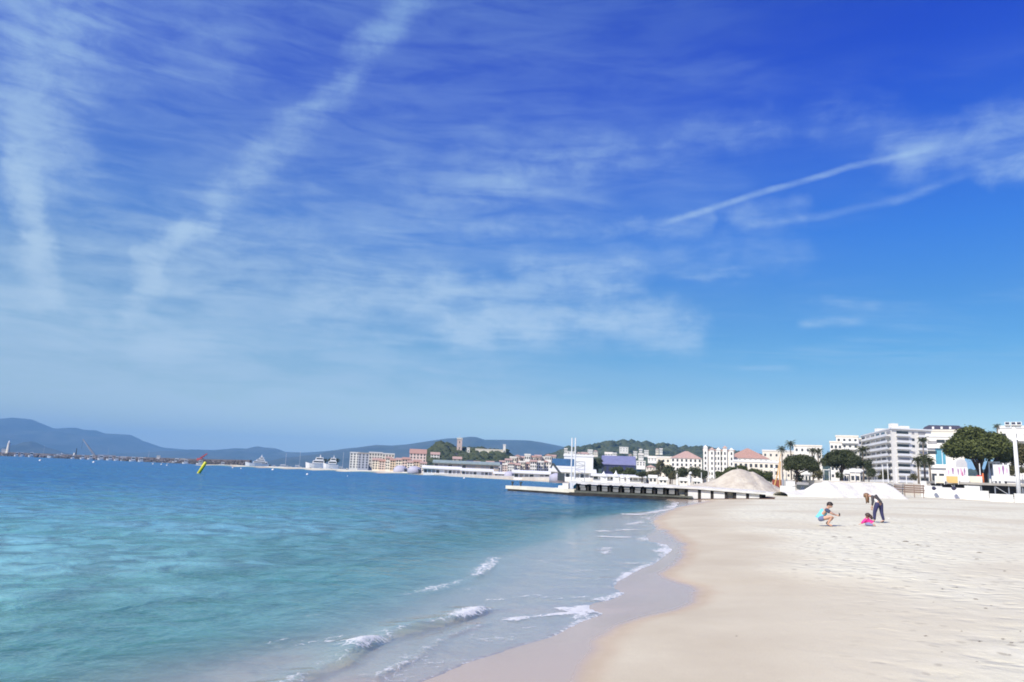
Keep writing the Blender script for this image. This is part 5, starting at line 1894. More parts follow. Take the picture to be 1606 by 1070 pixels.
# pale stuff and little kiosks between the trees and the heap
KI = [(1018, 1030, 745, 757, 215, 'pale kiosk before the trees, left of the thick post'), (1034, 1046, 748, 758, 205, 'white kiosk with open counter before the trees'),
      (1066, 1078, 749, 759, 195, 'low white kiosk between two white posts below the trees'), (1088, 1098, 750, 760, 190, 'white kiosk right of the two white posts below the trees'), (1262, 1272, 738, 757, 158, 'leaning white sail panel under the left umbrella pine'),
      (1324, 1331, 737, 757, 165, 'narrow white building strip under the right umbrella pine'), (1333, 1349, 735, 757, 170, 'white ground floor with pillars under the right umbrella pine'), (1316, 1323, 738, 757, 162, 'white doorway left of the narrow white strip under the pine')]
for a, b, y0, y1, d, lab in KI:
    zb = W((a + b) / 2, y1, d).z
    building('kiosk', lab, a, b, y0, d, 3, zb, PLASTER, 'flat', WPAINT, 1, 2, cat='kiosk', win=(.8, 1.0))

# ------------------------------------------------------------------ foliage
def leaf_mat(name, a, b, scale=0.8):
    m = bpy.data.materials.new(name)
    m.use_nodes = True
    t = NT(m.node_tree)
    p = t.n['Principled BSDF']
    g = t.new('ShaderNodeNewGeometry')
    tc = t.new('ShaderNodeTexCoord').outputs['Object']
    f = t.math('ADD', t.math('MULTIPLY', g.outputs['Random Per Island'], .5), t.math('MULTIPLY', t.noise(tc, scale, 3, .6), .5))
    t.l.new(t.mix(f, a, b), p.inputs['Base Color'])
    p.inputs['Roughness'].default_value = .7
    p.inputs['Specular IOR Level'].default_value = .2
    return m


PINE = leaf_mat('pine_needles', (0.048, 0.060, 0.018), (0.120, 0.135, 0.042))
PINED = leaf_mat('dark_pine_needles', (0.034, 0.043, 0.020), (0.085, 0.098, 0.042))
DARKL = leaf_mat('dark_leaves', (0.030, 0.042, 0.018), (0.075, 0.085, 0.040))
OLIVE = leaf_mat('olive_leaves', (0.06, 0.06, 0.027), (0.13, 0.12, 0.055))
PALM = leaf_mat('palm_leaves', (0.045, 0.055, 0.025), (0.11, 0.115, 0.05))
HEDGE = leaf_mat('hedge_leaves', (0.040, 0.055, 0.018), (0.085, 0.10, 0.035))
WOODS = leaf_mat('woodland_leaves', (0.028, 0.040, 0.016), (0.075, 0.085, 0.036), .05)


def leaf_cloud(name, blobs, n, size, m, seed, flat=0.0):
    """n small leaf clumps (bent quads) in the outer part of the given ellipsoids"""
    rs = np.random.RandomState(seed)
    B = np.array(blobs, float)
    vol = (B[:, 3] * B[:, 4] * B[:, 5]) ** (2 / 3)
    ib = rs.choice(len(B), n, p=vol / vol.sum())
    d = rs.normal(size=(n, 3))
    d /= np.linalg.norm(d, axis=1)[:, None]
    r = 0.55 + 0.5 * rs.rand(n) ** 0.6
    r *= 1 + .14 * rs.normal(size=n)
    c = B[ib, :3] + d * r[:, None] * B[ib, 3:6]
    a = rs.normal(size=(n, 3))
    a[:, 2] *= (1 - flat)
    a /= np.linalg.norm(a, axis=1)[:, None]
    q = np.cross(a, d + .6 * rs.normal(size=(n, 3)))
    q /= np.linalg.norm(q, axis=1)[:, None] + 1e-9
    s = size * (0.5 + rs.rand(n))[:, None]
    V = np.stack([c - a * s, c + q * s * .55, c + a * s, c - q * s * .55], 1).reshape(-1, 3)
    me = bpy.data.meshes.new(name)
    me.vertices.add(4 * n)
    me.vertices.foreach_set('co', V.reshape(-1).astype(np.float32))
    me.loops.add(4 * n)
    me.loops.foreach_set('vertex_index', np.arange(4 * n, dtype=np.int32))
    me.polygons.add(n)
    me.polygons.foreach_set('loop_start', np.arange(n, dtype=np.int32) * 4)
    me.update(calc_edges=True)
    me.materials.append(m)
    return me


def umbrella_pine(label, px, px0, px1, ytop, ybot, d, zb, seed, n=26000, lean=0.0, group='umbrella pines on the promenade', name='umbrella_pine', leaf=None):
    c, rz = place(px, d, zb)
    root = tag(empty(name, c, rz), label, 'pine tree', group)
    rr = random.Random(seed)
    x0, x1 = (px0 - px) / F * d, (px1 - px) / F * d
    zt, zl = W(px, ytop, d).z - zb, W(px, ybot, d).z - zb
    cx, Rx = (x0 + x1) / 2, (x1 - x0) / 2
    Hh = zt - zl
    blobs = []
    for k in range(90):
        a = rr.random() * 2 * math.pi
        r = math.sqrt(rr.random()) * .90
        top = .86 * math.sqrt(max(1 - r ** 2.2, 0.02))
        z = zl + Hh * (.17 + (top - .17) * rr.random() ** .6 if top > .17 else .17)
        s = rr.uniform(.17, .25)
        blobs.append((cx + Rx * .86 * r * math.cos(a), Rx * .80 * r * math.sin(a), z, Rx * s, Rx * s, Hh * rr.uniform(.13, .19)))
    link('crown', leaf_cloud('crown', blobs, n, Rx * .034, leaf or PINE, seed, .5), root)
    tx = lean
    b = MB()
    b.tube([(0, 0, -1), (tx * .3, 0, zl * .35), (tx, 0, zl * .85), (tx + .3 * cx, 0, zl + Hh * .3)], [Rx * .075, Rx * .06, Rx * .05, Rx * .03], 9)
    b.build('trunk', BARK, root, smooth=True)
    for k in range(9):
        q = blobs[(k * 7) % len(blobs)]
        st = Vector((tx * rr.uniform(.6, 1), 0, zl * rr.uniform(.62, .92)))
        en = Vector(q[:3]) - Vector((0, 0, Hh * .05))
        mid = st.lerp(en, .5) + Vector((0, 0, Hh * .04))
        MB().tube([st, mid, en], [Rx * .032, Rx * .022, Rx * .01], 6).build('limb', BARK, root, smooth=True)
    return root


def bushy_tree(label, px0, px1, ytop, ybot, d, zb, m, seed, n=2200, name='leafy_tree', cat='tree', group=None, lobes=9, trunk=True, size=.075):
    px = (px0 + px1) / 2
    c, rz = place(px, d, zb)
    root = tag(empty(name, c, rz), label, cat, group)
    rr = random.Random(seed)
    w = (px1 - px0) / F * d / 2
    zt, zl = W(px, ytop, d).z - zb, W(px, ybot, d).z - zb
    h = (zt - zl) / 2
    blobs = [(0, 0, zl + h, w * .62, w * .62, h * .68)]
    for k in range(lobes):
        a, e = rr.random() * 2 * math.pi, rr.uniform(-.7, .95)
        k_ = math.sqrt(1 - e * e)
        blobs.append((w * .55 * k_ * math.cos(a), w * .55 * k_ * math.sin(a), zl + h + h * .58 * e, w * rr.uniform(.3, .45), w * rr.uniform(.3, .45), h * rr.uniform(.28, .42)))
    link('crown', leaf_cloud('crown', blobs, n, max(w, h) * size, m, seed), root)
    if trunk:
        b = MB()
        b.tube([(0, 0, -1.5), (w * .04, 0, max(zl, .3) * .8), (0, 0, zl + h)], [max(.12, w * .09), max(.1, w * .07), .05], 7)
        for k in range(4):
            q = blobs[1 + k % (len(blobs) - 1)]
            b.tube([(w * .03, 0, max(zl, .3) * .8), q[:3]], [max(.06, w * .045), .03], 5)
        b.build('trunk', BARK, root, smooth=True)
    return root


def frond_mesh(L, droop, m, seed):
    rr = random.Random(seed)
    b = MB()
    n = 9
    sp = []
    for k in range(n + 1):
        t = k / n
        sp.append(Vector((L * t * (1 - .22 * droop * t), 0, L * (.42 * t - (.42 + .55 * droop) * t * t))))
    b.tube([sp[0], sp[4], sp[-1]], [L * .014, L * .010, L * .003], 4)
    for k in range(1, n + 1):
        t = k / n
        ll = L * .30 * math.sin(math.pi * min(.18 + .82 * t, .97)) + .02 * L
        for s in (-1, 1):
            o = sp[k]
            tip = o + Vector((ll * .55, s * ll * .75, -ll * (.30 + .35 * rr.random())))
            wv = Vector((L * .045, 0, 0.01))
            b.add([o - wv, o + wv, tip + wv * .15, tip - wv * .15], [(0, 1, 2, 3)])
    return b.mesh('frond', m)


def palm(label, px, yhead, d, zb, Lpx, droop=.9, n=22, seed=0, lean=0.0, m=None, group='palms on the promenade', skirt=False):
    c, rz = place(px, d, zb)
    root = tag(empty('palm_tree', c, rz), label, 'palm tree', group)
    h = W(px, yhead, d).z - zb
    L = Lpx / F * d
    rr = random.Random(seed)
    MB().tube([(0, 0, -1), (lean * .3, 0, h * .5), (lean, 0, h)], [max(.22, L * .085), max(.18, L * .07), max(.17, L * .075)], 8).build('trunk', PBARK, root, smooth=True)
    ms = [frond_mesh(L, droop * k, m or PALM, seed + i) for i, k in enumerate((.55, 1.0, 1.45))]
    for k in range(n):
        a = k * 2.399963
        e = k / n
        o = link('frond', ms[0 if e < .35 else (1 if e < .7 else 2)], root, (lean, 0, h))
        o.rotation_euler = (0, R(-52 + 92 * e + rr.uniform(-6, 6)), a)
        s = rr.uniform(.8, 1.08)
        o.scale = (s, s, s)
    if skirt:
        for k in range(12):
            a = k * 2.399963 + 1
            o = link('frond', ms[2], root, (lean, 0, h - .15))
            o.rotation_euler = (0, R(55 + rr.uniform(-8, 12)), a)
            o.scale = (.7, .7, .7)
    return root


P3 = PROM_Z
umbrella_pine('dark umbrella pine behind the sand heap, left of the two neighbours', 1249, 1225, 1285, 710, 741, 150, P3, 3, leaf=PINED)
umbrella_pine('dark wide umbrella pine, right of the two neighbours before the white hotels', 1320, 1286, 1353, 704, 737, 155, P3, 4, leaf=PINED)
big = umbrella_pine('big bright green umbrella pine in front of the modern white building', 1541, 1485, 1590, 668, 724, 138, P3, 5, n=52000, lean=-.4)
for s, e in ((-1, (-1.7, .3)), (1, (1.4, -.3)), (1, (2.7, .6))):
    h = W(1541, 715, 138).z - P3
    MB().tube([(0.2 * s, 0, -1), (.5 * s, .2, h * .45), (e[0], e[1], h)], [.42, .34, .2], 8).build('trunk', BARK, big, smooth=True)
bushy_tree('olive green tree with a brownish foot behind the tall lamp post', 1568, 1622, 688, 738, 140, P3, OLIVE, 12, 6000, lobes=14, size=.06)
bushy_tree('low branch of dark green tree between big pine and lamp post', 1560, 1592, 706, 730, 139, P3, PINE, 13, 3000, group=None, name='leafy_tree')
bushy_tree('brownish olive shrub at the foot of the lamp post tree', 1572, 1606, 727, 750, 134, P3, OLIVE, 14, 2500, name='shrub', cat='shrub', trunk=False)
palm('tall slim palm in front of the corner apartment block', 1450, 692, 215, P3, 12, .8, 20, 1, group=None)
palm('shaggy drooping palm, left of the group before the apartment block', 1440, 722, 150, P3, 13, 1.2, 24, 2, .1, skirt=True)
palm('shaggy drooping palm, middle of the group before the apartment block', 1450, 718, 152, P3, 14, 1.2, 26, 3, .1, skirt=True)
palm('shaggy drooping palm, right of the group beside the modern building', 1459, 723, 148, P3, 12, 1.2, 24, 4, -.1, skirt=True)
palm('palm rising right above the wide umbrella pine', 1354, 706, 180, P3, 13, .9, 24, 5)
palm('palm between the two dark umbrella pines', 1284, 709, 185, P3, 11, .9, 22, 6)
palm('palm above the left umbrella pine, right one of two', 1275, 707, 190, P3, 10, .9, 22, 7)
palm('palm on the roof line left of the white block, taller one', 1241, 697, 230, P3, 11, .9, 22, 8)
palm('palm on the roof line left of the white block, lower one', 1227, 705, 225, P3, 10, .9, 22, 9)
palm('small palm just over the big pine crown', 1569, 669, 180, P3, 8, .8, 18, 10, group=None)
bushy_tree('dark bush under the right end of the wide umbrella pine', 1356, 1376, 732, 752, 150, P3, DARKL, 21, 1500, name='shrub', cat='shrub', trunk=False)
bushy_tree('olive bush between dark bush and the pale posts', 1374, 1397, 736, 755, 152, P3, OLIVE, 22, 1500, name='shrub', cat='shrub', trunk=False)
bushy_tree('grey green tree in front of the lower corner apartment floors', 1352, 1372, 718, 742, 165, P3, DARKL, 23, 1400)
bushy_tree('brownish bush left of the palms, behind the plank fence', 1423, 1440, 741, 756, 140, P3, OLIVE, 24, 1200, name='shrub', cat='shrub', trunk=False)
bushy_tree('dark bush beneath the trunk of the wide umbrella pine', 1309, 1324, 738, 753, 152, P3, DARKL, 25, 1200, name='shrub', cat='shrub', trunk=False)
bushy_tree('dark bush under the left umbrella pine behind the trailer', 1240, 1262, 741, 758, 152, P3, DARKL, 26, 1200, name='shrub', cat='shrub', trunk=False)
bushy_tree('olive bush between the two umbrella pine trunks', 1268, 1292, 732, 755, 158, P3, OLIVE, 27, 1400, name='shrub', cat='shrub', trunk=False)
# dark row behind the heap and along the beach
HG = [(1118, 1140, 738, 757), (1130, 1160, 729, 755), (1150, 1178, 727, 752), (1170, 1198, 732, 756), (1188, 1214, 735, 758)]
for k, (a, b, y0, y1) in enumerate(HG):
    bushy_tree('dark green hedge tree', a, b, y0, y1, 160 + k, P3, HEDGE, 40 + k, 2600, name='hedge_tree', group='hedge trees behind the sand heap')
number_labels('hedge trees behind the sand heap', '%s from the left of the dark hedge trees behind the sand heap')
DT = [(1036, 1066, 728, 753, 230, DARKL), (1058, 1086, 731, 754, 225, DARKL), (1074, 1102, 727, 753, 222, DARKL), (1092, 1114, 734, 755, 215, DARKL), (1012, 1038, 735, 752, 245, OLIVE),
      (996, 1018, 738, 750, 255, DARKL), (974, 1000, 733, 748, 300, HEDGE), (955, 980, 731, 748, 305, HEDGE), (1028, 1044, 720, 745, 330, OLIVE), (926, 948, 716, 740, 345, DARKL), (1046, 1062, 738, 755, 215, OLIVE)]
for k, (a, b, y0, y1, d, m) in enumerate(DT):
    bushy_tree('dark beach tree', a, b, y0, y1, d, 2.8, m, 60 + k, 2200, group='dark trees along the middle promenade')
number_labels('dark trees along the middle promenade', '%s from the left of the dark trees between blue-roofed hall and heap')
QT = [(503, 513, 718, 727), (511, 523, 717, 727), (520, 533, 718, 727.5)]
for k, (a, b, y0, y1) in enumerate(QT):
    bushy_tree('dark quay tree', a, b, y0, y1, 640, 2, DARKL, 90 + k, 700, group='dark trees behind the harbour yachts')
number_labels('dark trees behind the harbour yachts', '%s from the left of the dark trees behind the harbour yachts')


def woods(name, ground, n, size, seed, v0=-.95, v1=.12, m=WOODS):
    """tree crowns covering a slope, one mass"""
    rs = np.random.RandomState(seed)
    P = np.array([v.co[:] for v in ground.data.vertices])
    me0 = ground.data
    # sample random polygons
    npol = len(me0.polygons)
    cen = np.zeros(npol * 3)
    me0.polygons.foreach_get('center', cen)
    cen = cen.reshape(-1, 3)
    ar = np.zeros(npol)
    me0.polygons.foreach_get('area', ar)
    lim = np.median(cen[:, 1])
    ok = (cen[:, 2] > 1.0)
    w = ar * ok
    idx = rs.choice(npol, n, p=w / w.sum())
    c = cen[idx] + rs.normal(size=(n, 3)) * np.sqrt(ar[idx])[:, None] * .5
    c[:, 2] = cen[idx, 2] + size * .12
    s = size * (.55 + .9 * rs.rand(n))
    ang = np.arange(6) / 6 * 2 * np.pi
    V = []
    ring = [(1.0, -.25), (.85, .35)]
    vs = []
    for rr_, zz in ring:
        for a in ang:
            k = 1 + .3 * rs.normal(size=n)
            vs.append(np.stack([c[:, 0] + s * rr_ * np.cos(a) * k, c[:, 1] + s * rr_ * np.sin(a) * k, c[:, 2] + s * zz * (1 + .2 * rs.normal(size=n))], 1))
    vs.append(np.stack([c[:, 0], c[:, 1], c[:, 2] + s * .75], 1))
    V = np.stack(vs, 1)
    fs = [[k, (k + 1) % 6, (k + 1) % 6 + 6, k + 6] for k in range(6)]
    tr = [[6 + k, 6 + (k + 1) % 6, 12] for k in range(6)]
    faces = []
    base = (np.arange(n) * 13)[:, None]
    Q = (base[:, :, None] + np.array(fs)[None]).reshape(-1, 4)
    T = (base[:, :, None] + np.array(tr)[None]).reshape(-1, 3)
    me = bpy.data.meshes.new(name)
    me.vertices.add(13 * n)
    me.vertices.foreach_set('co', V.reshape(-1).astype(np.float32))
    loops = np.concatenate([Q.reshape(-1), T.reshape(-1)]).astype(np.int32)
    me.loops.add(len(loops))
    me.loops.foreach_set('vertex_index', loops)
    me.polygons.add(len(Q) + len(T))
    st = np.concatenate([np.arange(len(Q)) * 4, len(Q) * 4 + np.arange(len(T)) * 3]).astype(np.int32)
    me.polygons.foreach_set('loop_start', st)
    me.update(calc_edges=True)
    me.materials.append(m)
    tag(link(name, me), kind='stuff')


woods('hillside_woods', bpy.data.objects['old_town_hill'], 3500, 3.4, 1)
woods('hillside_woods', bpy.data.objects['green_hill'], 9000, 8.0, 2)

# ------------------------------------------------------------------ people on the sand
def hit(px, py):
    """point of the sand seen at a photograph pixel"""
    p = G(px, py, 0.4)
    for k in range(12):
        p = G(px, py, ground_z(p.x, p.y))
    return p


def skinned(name, joints, edges, m, parent, sub=2, root=None):
    """one continuous surface grown over a skeleton; joints: name -> (x, y, z, radius)"""
    keys = list(joints)
    ix = {k: i for i, k in enumerate(keys)}
    me = bpy.data.meshes.new(name)
    me.from_pydata([joints[k][:3] for k in keys], [(ix[a], ix[b]) for a, b in edges], [])
    o = link(name, me, parent)
    md = o.modifiers.new('skin', 'SKIN')
    md.use_smooth_shade = True
    md.branch_smoothing = 0.6
    sv = me.skin_vertices[0].data
    for k in keys:
        r = joints[k][3]
        sv[ix[k]].radius = r if isinstance(r, (tuple, list)) else (r, r)
        sv[ix[k]].use_root = (k == (root or keys[0]))
    s = o.modifiers.new('subdivision', 'SUBSURF')
    s.levels = s.render_levels = sub
    me.materials.append(m)
    return o


SKIN = mat('skin', (0.52, 0.31, 0.22), 0.55, 0.05, 8)
HAIRD = mat('dark_hair', (0.022, 0.015, 0.012), 0.55, 0.3, 30)
HAIRB = mat('light_brown_hair', (0.19, 0.105, 0.055), 0.5, 0.4, 22)
TEAL = mat('turquoise_shirt', (0.16, 0.55, 0.68), 0.8, 0.08, 6)
NAVY = mat('navy_fabric', (0.035, 0.035, 0.10), 0.8, 0.15, 6)
NAVYS = mat('dark_blue_sleeves', (0.05, 0.065, 0.11), 0.8, 0.15, 6)
SHORTS = mat('grey_blue_shorts', (0.15, 0.18, 0.30), 0.8, 0.1, 6)
CARD = mat('dark_grey_cardigan', (0.060, 0.055, 0.060), 0.85, 0.2, 8)
WSHIRT = mat('white_shirt', (0.72, 0.72, 0.72), 0.8, 0.05, 5)
MAG = mat('magenta_jacket', (0.72, 0.035, 0.26), 0.7, 0.08, 5)
GREYJ = mat('blue_grey_leggings', (0.20, 0.22, 0.36), 0.8, 0.1, 6)
SHOE = mat('dark_shoe', (0.03, 0.03, 0.035), 0.6, 0.1, 6)


def fingers(J, E, side, wrist, direction, down, s=1.0, curl=.5):
    """five separate fingers rooted in the palm"""
    w, d, dn = Vector(wrist), Vector(direction).normalized(), Vector(down).normalized()
    ac = d.cross(dn).normalized()
    palm_ = w + d * .075 * s
    J['palm' + side] = (*palm_, .028 * s)
    E.append(('wrist' + side, 'palm' + side))
    for k, (off, ln) in enumerate(((-.028, .060), (-.010, .070), (.010, .066), (.027, .052))):
        a = palm_ + d * .03 * s + ac * off * s
        b = a + (d * (1 - .4 * curl) + dn * curl * .5) * ln * .55 * s
        c = b + (d * (1 - curl) + dn * curl) * ln * .55 * s
        for q, p in enumerate((a, b, c)):
            J['f%d%d%s' % (k, q, side)] = (*p, (.0105 - .0012 * q) * s)
        E += [('palm' + side, 'f%d0%s' % (k, side)), ('f%d0%s' % (k, side), 'f%d1%s' % (k, side)), ('f%d1%s' % (k, side), 'f%d2%s' % (k, side))]
    a = w + d * .04 * s - ac * .035 * s
    b = a + (d * .5 - ac * .6 + dn * .3) * .045 * s
    J['t0' + side] = (*a, .013 * s)
    J['t1' + side] = (*b, .011 * s)
    E += [('wrist' + side, 't0' + side), ('t0' + side, 't1' + side)]


def head(J, E, neck, centre, face, r=.098, s=1.0):
    """skull, jaw, nose and ears as extra joints"""
    c, f = Vector(centre), Vector(face).normalized()
    n = Vector(neck)
    up = (c - n).normalized()
    up = (up - f * up.dot(f)).normalized()
    sd = f.cross(up)
    J['skull'] = (*(c + up * .02 * s), r * s)
    J['crown'] = (*(c + up * .085 * s - f * .012 * s), r * .74 * s)
    J['jaw'] = (*(c - up * .07 * s + f * .03 * s), r * .62 * s)
    J['nose'] = (*(c + f * (r + .018) * s - up * .012 * s), .014 * s)
    E += [('neck', 'skull'), ('skull', 'crown'), ('skull', 'jaw'), ('skull', 'nose')]
    for q in (-1, 1):
        J['ear%d' % q] = (*(c + sd * q * (r + .004) * s - f * .01 * s), .017 * s)
        E.append(('skull', 'ear%d' % q))
    return c, f, up, sd


def face_marks(c, f, up, sd, parent, r=.098, s=1.0):
    b = MB()
    for q in (-1, 1):
        p = c + f * (r * .93) * s + sd * q * .034 * s + up * .018 * s
        b.lathe([(.003, -.009 * s), (.011 * s, 0), (.003, .009 * s)], 8, tuple(p))
    b.build('eyes', HAIRD, parent)
    b = MB()
    p = c + f * (r * .95) * s - up * .045 * s
    b.tube([p - sd * .026 * s, p + f * .004, p + sd * .026 * s], .006 * s, 6)
    b.build('mouth', mat('lips', (0.36, 0.13, 0.12), .5), parent)


def hair_cap(c, f, up, sd, parent, m, r=.098, s=1.0, long_=None, seed=1):
    """hair as a shell round the back and top of the skull"""
    rr = random.Random(seed)
    b = MB()
    n, k = 18, 9
    vs = []
    for i in range(k + 1):
        th = math.pi * .70 * i / k
        for j in range(n):
            ph = 2 * math.pi * j / n
            front = .5 + .5 * math.cos(ph)
            t = th * (1 - .45 * front)
            d = up * math.cos(t) + (f * math.cos(ph) + sd * math.sin(ph)) * math.sin(t)
            vs.append(c + up * .03 * s + d * (r + .024 + rr.uniform(-.004, .006)) * s)
    fs = [(i * n + j, i * n + (j + 1) % n, (i + 1) * n + (j + 1) % n, (i + 1) * n + j) for i in range(k) for j in range(n)]
    b.add(vs, fs)
    if long_:
        for q, (a, e, w) in enumerate(long_):
            a, e = Vector(a), Vector(e)
            b.tube([a, a.lerp(e, .5) + Vector((rr.uniform(-.02, .02), rr.uniform(-.02, .02), 0)), e], [w, w * .9, w * .25], 7)
    o = b.build('hair', m, parent, smooth=True)
    sm = o.modifiers.new('thickness', 'SOLIDIFY')
    sm.thickness = .012
    return o


def legs_edges(E, s):
    E += [('pelvis', 'hip' + s), ('hip' + s, 'knee' + s), ('knee' + s, 'ankle' + s), ('ankle' + s, 'toe' + s)]


def arm_edges(E, s):
    E += [('chest', 'shoulder' + s), ('shoulder' + s, 'elbow' + s), ('elbow' + s, 'wrist' + s)]


def sub(J, keys, grow):
    return {k: (*J[k][:3], (J[k][3] if not isinstance(J[k][3], tuple) else J[k][3][0]) + grow) for k in keys}


def crouching_man():
    p = hit(1300, 825.5)
    rz = -math.atan2(p.x, p.y)
    root = tag(empty('person', p, rz), 'crouching person in turquoise shirt and grey-blue shorts holding something dark out', 'person')
    J = {'pelvis': (-.33, 0, .30, .135), 'waist': (-.28, 0, .42, .125), 'chest': (-.12, 0, .60, .150), 'neck': (-.01, -.01, .70, .055)}
    E = [('pelvis', 'waist'), ('waist', 'chest'), ('chest', 'neck')]
    for s, q in (('L', -1), ('R', 1)):
        J['hip' + s] = (-.29, q * .10, .27, .092)
        J['knee' + s] = (.16 + .03 * q, q * .17, .37 - .02 * q, .062)
        J['ankle' + s] = (-.07 - .03 * q, q * .13, .09, .040)
        J['toe' + s] = (.11 - .02 * q, q * .15, .03, .034)
        legs_edges(E, s)
        J['shoulder' + s] = (-.06, q * .19, .62, .062)
        J['elbow' + s] = (.12, q * .20, .50, .044)
        J['wrist' + s] = (.29, q * .06, .43, .029)
        arm_edges(E, s)
        fingers(J, E, s, J['wrist' + s][:3], (.9, -q * .25, .15), (0, -q * .5, -.8), 1.0, .8)
    c, f, up, sd = head(J, E, (-.01, -.01, .70), (.055, -.02, .79), (.85, -.35, -.25))
    body = skinned('body', J, E, SKIN, root, root='pelvis')
    skinned('shirt', sub(J, ['waist', 'chest', 'pelvis'], .026), [('pelvis', 'waist'), ('waist', 'chest')], TEAL, root, root='waist')
    for s in 'LR':
        a, b = Vector(J['shoulder' + s][:3]), Vector(J['elbow' + s][:3])
        m_ = a.lerp(b, .75)
        skinned('sleeve', {'a': (*(a.lerp(Vector(J['chest'][:3]), .35)), .088), 'b': (*a, .080), 'c': (*m_, .066)}, [('a', 'b'), ('b', 'c')], NAVYS, root)
        h, k = Vector(J['hip' + s][:3]), Vector(J['knee' + s][:3])
        skinned('shorts', {'a': (*(h.lerp(Vector(J['pelvis'][:3]), .6)), .135), 'b': (*h, .118), 'c': (*h.lerp(k, .42), .102)}, [('a', 'b'), ('b', 'c')], SHORTS, root)
    face_marks(c, f, up, sd, root)
    hair_cap(c, f, up, sd, root, HAIRD)
    ph = tag(empty('camera_in_hand', p, rz), 'small dark camera held out by the crouching person', 'camera')
    MB().box(.37, .40, -.075, .075, .40, .53).build('case', SHOE, ph)
    MB().tube([(.395, 0, .48), (.425, 0, .48)], .028, 12).build('lens', WGLASS, ph)


def bending_woman():
    p = hit(1378.5, 820)
    rz = -math.atan2(p.x, p.y)
    root = tag(empty('person', p, rz), 'person with long light brown hair bending down, dark cardigan and navy trousers', 'person')
    J = {'pelvis': (.05, 0, .83, .135), 'waist': (.0, 0, .98, .115), 'chest': (-.16, 0, 1.12, .135), 'neck': (-.30, -.01, 1.13, .052)}
    E = [('pelvis', 'waist'), ('waist', 'chest'), ('chest', 'neck')]
    J.update({'hipL': (-.04, -.09, .78, .098), 'kneeL': (-.15, -.10, .43, .062), 'ankleL': (-.17, -.08, .09, .040), 'toeL': (-.31, -.12, .03, .036),
              'hipR': (.10, .09, .78, .098), 'kneeR': (.12, .12, .43, .060), 'ankleR': (.19, .14, .09, .040), 'toeR': (.06, .10, .03, .036)})
    for s, q in (('L', -1), ('R', 1)):
        legs_edges(E, s)
        J['shoulder' + s] = (-.21, q * .165, 1.10, .052)
        J['elbow' + s] = (-.20, q * .20, .86, .040)
        J['wrist' + s] = (-.24, q * .13, .66, .027)
        arm_edges(E, s)
        fingers(J, E, s, J['wrist' + s][:3], (-.1, -q * .05, -1), (.3, -q * .7, -.2), .95, .4)
    c, f, up, sd = head(J, E, (-.30, -.01, 1.13), (-.41, -.03, 1.10), (-.45, -.25, -.85))
    skinned('body', J, E, SKIN, root, root='pelvis')
    skinned('cardigan', sub(J, ['waist', 'chest', 'pelvis'], .024), [('pelvis', 'waist'), ('waist', 'chest')], CARD, root, root='waist')
    skinned('shirt', {'a': (-.20, -.05, 1.03, .085), 'b': (-.06, -.05, .93, .10), 'c': (.0, -.04, .84, .11)}, [('a', 'b'), ('b', 'c')], WSHIRT, root)
    for s in 'LR':
        a, b, w = (Vector(J[k + s][:3]) for k in ('shoulder', 'elbow', 'wrist'))
        skinned('sleeve', {'a': (*(a.lerp(Vector(J['chest'][:3]), .3)), .072), 'b': (*a, .068), 'c': (*b, .055), 'd': (*b.lerp(w, .75), .042)}, [('a', 'b'), ('b', 'c'), ('c', 'd')], CARD, root)
        h, k, n = (Vector(J[q + s][:3]) for q in ('hip', 'knee', 'ankle'))
        skinned('trouser_leg', {'a': (*(h.lerp(Vector(J['pelvis'][:3]), .5)), .130), 'b': (*h, .115), 'c': (*k, .078), 'd': (*n, .055)}, [('a', 'b'), ('b', 'c'), ('c', 'd')], NAVY, root)
        t = Vector(J['toe' + s][:3])
        skinned('shoe', {'a': (*n, .050), 'b': (*(n.lerp(t, .4) - Vector((0, 0, .03))), .046), 'c': (*t, .042)}, [('a', 'b'), ('b', 'c')], SHOE, root)
    face_marks(c, f, up, sd, root)
    L = []
    rr = random.Random(4)
    for k in range(16):
        a = 2 * math.pi * k / 16
        o = c + up * .03 + (sd * math.cos(a) - f * .7 * abs(math.sin(a)) + f * .15) * .105
        L.append((o, o + Vector((rr.uniform(-.02, .06), rr.uniform(-.03, .03), -.26 - rr.uniform(0, .08))), .034))
    hair_cap(c, f, up, sd, root, HAIRB, long_=L)


